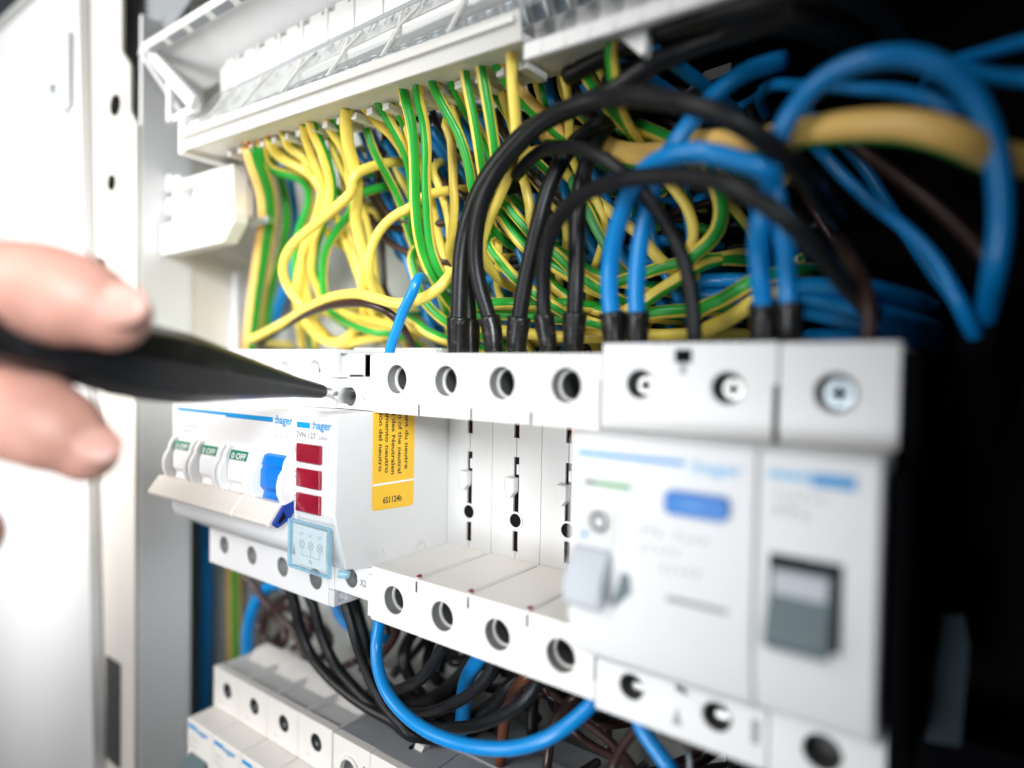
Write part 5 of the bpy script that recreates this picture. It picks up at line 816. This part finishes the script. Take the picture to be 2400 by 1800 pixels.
('brown_wire',1.08,0,0,'lowest brown wire slanting across the shade at the bottom',[[29.4,64.0,-60.5],[32.1,50.0,-61.6],[38.5,38.0,-63.9],[46.1,36.0,-66.7],[53.2,34.0,-66.9],[60.8,32.0,-66.0],[68.6,30.0,-65.5],[75.4,42.0,-65.1],[78.3,56.0,-64.9]]),
('blue_cable',1.76,0,0,'blue cable leaving the underside of the two pole device',[[75.1,12.0,-40.4],[76.1,12.0,-43.1],[78.1,12.0,-45.4],[80.7,12.0,-47.8],[83.9,12.0,-50.7]]),
('grey_wire',0.73,0,0,'grey wire hanging right of the blue cable at the bottom',[[78.5,46.0,-37.8],[79.8,32.0,-40.5],[82.8,20.0,-46.8],[83.8,20.0,-48.9],[84.5,20.0,-51.8],[84.9,20.0,-55.3],[85.7,32.0,-62.3],[86.0,46.0,-65.2]]),
('brown_wire',0.78,0,0,'brown wire tip just under the edge of the two pole device',[[69.3,42.0,-40.4],[72.1,28.0,-41.5],[78.6,16.0,-44.0],[81.2,16.0,-45.0],[84.3,16.0,-45.0],[87.4,16.0,-45.7],[94.2,28.0,-47.2],[97.2,42.0,-47.9]]),
]

MATS = {'blue_wire': M['blue_w'], 'blue_cable': M['blue_w'], 'brown_wire': M['brown_w'], 'black_cable': M['black_w'], 'orange_brown_wire': M['orange_w'], 'grey_wire': M['grey_w']}
for (name, r, ph, gf, label, P_) in WIRES:
    yg = name == 'yellow_green_wire'
    thick = label.startswith('thick peach') or 'leftmost of those' in label
    m = pe_mat(gf, thick) if yg else MATS[name]
    cat = 'cable' if 'cable' in name else 'wire'
    o, path = wire_obj(name, P_, r, m, label, cat, ph, random.uniform(-.12, .12) if yg else 0, None, 18 if r > 1.7 else 14)
    top = path[0]
    if name in ('black_cable', 'blue_cable') and abs(top.z-37) < 6 and 5 < top.y < 26:      # crimp sleeve on the terminal end
        ends = [path]
        if 'arching over to the right blue pair' in label: ends.append(path[::-1])
        for pp in ends:
            pp = catmull([tuple(q) for q in pp[:16]], .7); seg = []; L = 0
            for i, p in enumerate(pp):
                if i: L += (p-pp[i-1]).length
                if p.z > 38.8: seg.append(p)
                if p.z > 49.2: break
            if len(seg) > 3:
                rr = [r*(1.08 + .40*(i/len(seg))**.8) for i in range(len(seg))]
                seg.append(seg[-1] + (seg[-2]-seg[-1])*.9); rr.append(r*1.25)
                me = tube_mesh('end_sleeve', seg, rr, [M['sleeve']], 20)
                child('end_sleeve', me, o)
    if yg and 'bare copper' in label:
        me = tube_mesh('copper_core', [Vector(path[0]) + Vector((0, 0, 3.2)), Vector(path[0]) + Vector((0, 0, 1.2)), Vector(path[0])], r*.72, [M['copper']], 12); child('copper_core', me, o)
    elif yg and abs(path[0].z-111) < 6 and path[0].y < 13:
        for dx, dy in ((-.35, 0), (.35, .2), (0, -.3)):
            s = path[0] + Vector((dx*r, dy*r, 0)); me = tube_mesh('copper_core', [s + Vector((dx, 0, 2.4)), s + Vector((0, 0, 1)), s], r*.36, [M['copper']], 8); child('copper_core', me, o)
# deep filling of the wireway: wires nothing tells apart
def filler(kind, label, group, cnt, xr, yr, zr_, r, horiz):
    for i in range(cnt):
        n = 5; pts = []
        if random.random() < horiz:
            x = random.uniform(xr[0], xr[1]-40); L = random.uniform(30, 60); z = random.uniform(*zr_); sl = random.uniform(-.5, .5)
            pts = [(x+L*k/(n-1), random.uniform(*yr), z + sl*(L*k/(n-1)-L/2)*.6 + random.uniform(-2, 2)) for k in range(n)]
        else:
            x = random.uniform(*xr); sl = random.uniform(-.6, .9)
            pts = [(x + sl*(zr_[1]-zr_[0])*k/(n-1)*.8 + random.uniform(-2, 2), random.uniform(*yr), zr_[1] - (zr_[1]-zr_[0])*k/(n-1)) for k in range(n)]
        ph = random.choice((0, 60, -60, 150, 180)); m = pe_mat(.36, False) if kind == 'yellow_green_wire' else MATS[kind]
        wire_obj(kind, pts, r*random.uniform(.85, 1.1), m, label, 'wire', ph, random.uniform(-.3, .3), group, 10, 3)
filler('blue_wire', 'blue wire deep in the tangle behind the black arches', 'blue wires deep in the tangle', 26, (-10, 98), (48, 66), (44, 104), 1.5, .6)
filler('brown_wire', 'brown wire deep in the tangle behind the black arches', 'brown wires deep in the tangle', 24, (-12, 92), (48, 66), (44, 106), 1.3, .55)
filler('yellow_green_wire', 'yellow green wire deep in the tangle behind the black arches', 'yellow green wires deep in the tangle', 22, (0, 92), (46, 62), (44, 106), 1.5, .5)
filler('black_cable', 'black wire deep in the tangle behind the black arches', 'black wires deep in the tangle', 14, (-2, 98), (58, 68), (42, 112), 1.7, .5)
filler('brown_wire', 'dark brown wire in the shade between the two device rows', 'brown wires between the rows', 8, (-50, 130), (40, 64), (-78, -38), 1.2, .8)
filler('black_cable', 'black wire in the shade between the two device rows', 'black wires between the rows', 30, (-56, 130), (44, 68), (-80, -38), 1.9, .7)
for lab_, key_ in (('added black tube that sinks the big blue cable into the dark at the far right', 'big blue cable arching'), ('added black tube that sinks the dim slanting blue wire into the dark at the far right', 'dim blue wire slanting')):
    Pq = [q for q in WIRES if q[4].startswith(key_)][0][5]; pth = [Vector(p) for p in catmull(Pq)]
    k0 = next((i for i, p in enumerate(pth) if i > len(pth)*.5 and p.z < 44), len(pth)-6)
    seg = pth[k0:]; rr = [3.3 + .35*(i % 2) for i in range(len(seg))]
    me = tube_mesh('dark_fill_tube', seg, rr, [M['black']], 18); o = bpy.data.objects.new('dark_fill_tube', me); C.objects.link(o); tag(o, lab_, 'conduit', None)  # black tube added so the cable end vanishes into darkness
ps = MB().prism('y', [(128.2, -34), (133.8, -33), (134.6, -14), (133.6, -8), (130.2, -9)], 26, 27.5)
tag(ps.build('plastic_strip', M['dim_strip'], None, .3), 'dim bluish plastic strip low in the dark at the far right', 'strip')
pc = MB().prism('y', [(66, 113), (79, 115.5), (79, 118), (72, 117.5)], 52, 53)
tag(pc.build('plastic_clip', M['rail_white'], None, .3), 'small pale plastic clip above the blue cables at the upper right', 'clip')
for i in range(7):                                   # second layer of earth wires hanging from the rail
    x = -60 + i*18 + random.uniform(-1.5, 1.5); dx = random.uniform(-4, 10)
    pts = [(x, 17, zr(113, 108)(x)), (x+dx*.1, 20, 104), (x+dx*.4+random.uniform(-3, 3), 29, 92), (x+dx*.8+random.uniform(-5, 5), 36, 76), (x+dx*1.3+random.uniform(-5, 5), 41, 60), (x+dx*1.6+random.uniform(-3, 3), 48, 46), (x+dx*1.8, 58, 36)]
    wire_obj('yellow_green_wire', pts, random.uniform(1.2, 1.5), pe_mat(random.choice((.18, .26)), False), 'yellow green wire hanging from the rail half hidden behind the front ones', 'wire', random.choice((180, 160, 70, -70, 20, 150)), random.uniform(-.1, .1), 'yellow green wires half hidden behind the front ones', 12, 2.4)
for i in range(13):
    x = -48 + i*8.5 + random.uniform(-3, 3)
    pts = [(x, 30, 112), (x+6, 38, 98), (x+10+random.uniform(-4, 4), 42, 84), (x+17, 43, 68), (x+24+random.uniform(-5, 5), 48, 52), (x+26, 58, 38)]
    wire_obj('blue_wire', pts, random.uniform(1.4, 1.8), M['blue_w'], 'blue wire slanting down behind the hanging yellow green wires', 'wire', 0, 0, 'blue wires slanting behind the yellow green ones', 12, 2.4)
# ================================================================== SCREWDRIVER
TIP = Vector([-12.5, 1.5, 27.3]); DIR = (Vector([2.7, -60.0, 36.0]) - TIP).normalized()
sd = thing('screwdriver', 'black handled flat screwdriver pushed into the terminal marked N', 'screwdriver', tuple(TIP))
hd = [(11.19, 1.98), (13.31, 2.19), (22.48, 2.93), (31.08, 4.08), (40.97, 5.5), (48.51, 6.56), (56.01, 7.55), (63.95, 7.73), (71.07, 7.42), (77.49, 6.35), (84.0, 5.02), (90.48, 4.27), (98.97, 4.38), (110.58, 4.28), (121.47, 3.43)]
MB().lathe(TIP, DIR, hd, 8).build('handle', M['handle'], sd, .7, seg=2)
u = DIR.orthogonal().normalized(); up_ = Vector((0, 0, 1)); side = DIR.cross(up_).normalized(); up_ = side.cross(DIR).normalized()
L0 = hd[0][0]
MB().lathe(TIP, DIR, [(6.2, 1.3), (9.5, 1.45), (L0+2, 1.5)], 20).build('shaft', M['steel'], sd, 0, True)
bl = MB(); sec = [(-2.5, 2.3, .4), (2.0, 2.5, .5), (4.0, 2.1, .9), (7.2, 1.35, 1.2)]
vs = []
for (t, hw, th) in sec:
    for (a, b) in ((-1, -1), (1, -1), (1, 1), (-1, 1)): vs.append(TIP + DIR*t + up_*(a*hw) + side*(b*th))
fs = [(0, 1, 2, 3), (15, 14, 13, 12)] + [(k*4+i, k*4+(i+1) % 4, (k+1)*4+(i+1) % 4, (k+1)*4+i) for k in range(3) for i in range(4)]
bl.add(vs, fs).build('blade', M['steel'], sd, .15)
# ================================================================== HAND
HAND = {'index': [[-52.1, -104.0, 35.5, 10], [-33.0, -98.3, 43.5, 9.6], [-11.2, -90.8, 47.0, 9.0], [3.0, -83.9, 48.1, 8.3], [10.5, -79.7, 47.1, 8.5], [15.1, -76.3, 45.8, 7.9], [18.1, -72.9, 44.0, 6.2]], 'middle': [[-57.5, -105.9, 23.7, 10], [-36.7, -99.1, 28.6, 9.6], [-13.4, -90.5, 28.9, 8.9], [-1.3, -84.0, 27.8, 8.1], [5.9, -80.0, 25.9, 8.2], [10.0, -77.0, 23.3, 7.3], [11.8, -74.6, 20.8, 5.6]], 'ring': [[-66.1, -107.6, 13.7, 9.6], [-42.6, -100.1, 16.2, 9.2], [-26.6, -93.3, 13.1, 8.3], [-17.5, -88.0, 8.1, 7.6], [-13.1, -84.8, 4.1, 5.9]], 'little': [[-75.6, -110.0, 3.2, 8.6], [-55.8, -102.8, 2.3, 7.8], [-41.7, -97.5, -2.2, 6.8], [-34.9, -93.8, -5.9, 5.2]], 'thumb': [[-100.5, -108.2, 14.2, 13], [-88.5, -96.5, 23.4, 11.5], [-61.9, -84.0, 32.0, 10.5], [-41.9, -76.6, 35.3, 9.6], [-29.4, -71.0, 36.8, 7.8]], 'palm1': [[-155.3, -124.4, -0.6, 17], [-114.0, -116.2, 13.9, 14], [-52.1, -104.0, 35.5, 10.4]], 'palm2': [[-155.3, -124.4, -0.6, 17], [-116.2, -117.0, 9.1, 14], [-57.5, -105.9, 23.7, 10.4]], 'palm3': [[-155.3, -124.4, -0.6, 17], [-119.6, -117.7, 5.1, 14], [-66.1, -107.6, 13.7, 10.4]], 'palm4': [[-155.3, -124.4, -0.6, 17], [-123.4, -118.6, 0.9, 14], [-75.6, -110.0, 3.2, 10.4]], 'arm': [[-285.3, -254.4, -150.6, 30], [-215.3, -186.4, -70.6, 26], [-155.3, -124.4, -0.6, 21]], 'nails': [([24.8, -74.0, 45.3], [5.757, 4.229, -1.296], [1.365, -0.048, -0.066], 4.2, 3.6), ([18.4, -75.0, 22.5], [6.004, 4.32, -4.258], [1.372, -0.022, 0.118], 4.0, 3.3)]}
person = thing('person', 'person whose bare fingertips grip the black screwdriver handle from the left', 'person', HAND['index'][0][:3])
hb = MB()
def capsule(pts, n=20):
    path = catmull([p[:3] for p in pts], 1.2); tot = [0]
    for i in range(1, len(path)): tot.append(tot[-1]+(path[i]-path[i-1]).length)
    key = [0]; P0 = [Vector(p[:3]) for p in pts]
    # radius: match each path point to nearest control interval
    rad = []
    for p in path:
        ds = [(p-q).length for q in P0]; j = min(range(len(ds)), key=lambda k: ds[k])
        jn = j+1 if j+1 < len(P0) and (j == 0 or (p-P0[j+1]).length <= (p-P0[j-1]).length) else max(j-1, 0)
        t = ds[j]/max(1e-6, ds[j]+ds[jn]); rad.append(pts[j][3]*(1-t)+pts[jn][3]*t)
    ext = []; d = (path[-1]-path[-2]).normalized(); re = rad[-1]
    for k in range(1, 9):
        a = k/8*math.pi/2; ext.append((path[-1]+d*re*math.sin(a)*1.0, max(.05, re*math.cos(a))))
    sd2 = 0
    for i in range(len(path)-2, 0, -1):        # knuckle creases
        sd2 += (path[i+1]-path[i]).length
        for s0 in (15.5, 17.2, 36.0, 38.2, 40.4): rad[i] *= 1 - .045*math.exp(-((sd2-s0)/.7)**2)
    path += [e[0] for e in ext]; rad += [e[1] for e in ext]
    n0 = len(hb.v); vs = []; t0 = (path[1]-path[0]).normalized(); nr = t0.orthogonal().normalized(); L = len(path)
    for i, p in enumerate(path):
        t = (path[min(i+1, L-1)]-path[max(i-1, 0)]).normalized(); nr = (nr - t*nr.dot(t)).normalized(); bi = t.cross(nr)
        vs += [p + (nr*math.cos(2*math.pi*k/n)+bi*math.sin(2*math.pi*k/n))*rad[i] for k in range(n)]
    hb.add(vs, [(i*n+k, i*n+(k+1) % n, (i+1)*n+(k+1) % n, (i+1)*n+k) for i in range(L-1) for k in range(n)] + [tuple(range(n))[::-1], tuple(range((L-1)*n, L*n))])
for k in ('index', 'middle', 'ring', 'little', 'thumb', 'palm1', 'palm2', 'palm3', 'palm4', 'arm'): capsule(HAND[k])
ho = hb.build('hand', M['skin'], person)
rm = ho.modifiers.new('remesh', 'REMESH'); rm.mode = 'VOXEL'; rm.voxel_size = .0007; rm.use_smooth_shade = True
sm = ho.modifiers.new('smooth', 'SMOOTH'); sm.factor = .6; sm.iterations = 3
for (c, ax, upv, a, b) in HAND['nails']:
    c = Vector(c); ax = Vector(ax).normalized(); nrm = Vector(upv).normalized(); nrm = (nrm-ax*nrm.dot(ax)).normalized(); sd_ = ax.cross(nrm)
    q = MB(); vs = []; N = 10; Mr = 16
    for i in range(N+1):
        th = math.pi*i/N
        for j in range(Mr):
            ph = 2*math.pi*j/Mr; vs.append(c + ax*(a*math.cos(th)) + sd_*(b*math.sin(th)*math.cos(ph)) + nrm*(0.9*math.sin(th)*math.sin(ph)))
    q.add(vs, [(i*Mr+j, i*Mr+(j+1) % Mr, (i+1)*Mr+(j+1) % Mr, (i+1)*Mr+j) for i in range(N) for j in range(Mr)])
    q.build('fingernail', M['nail'], person, 0, True)
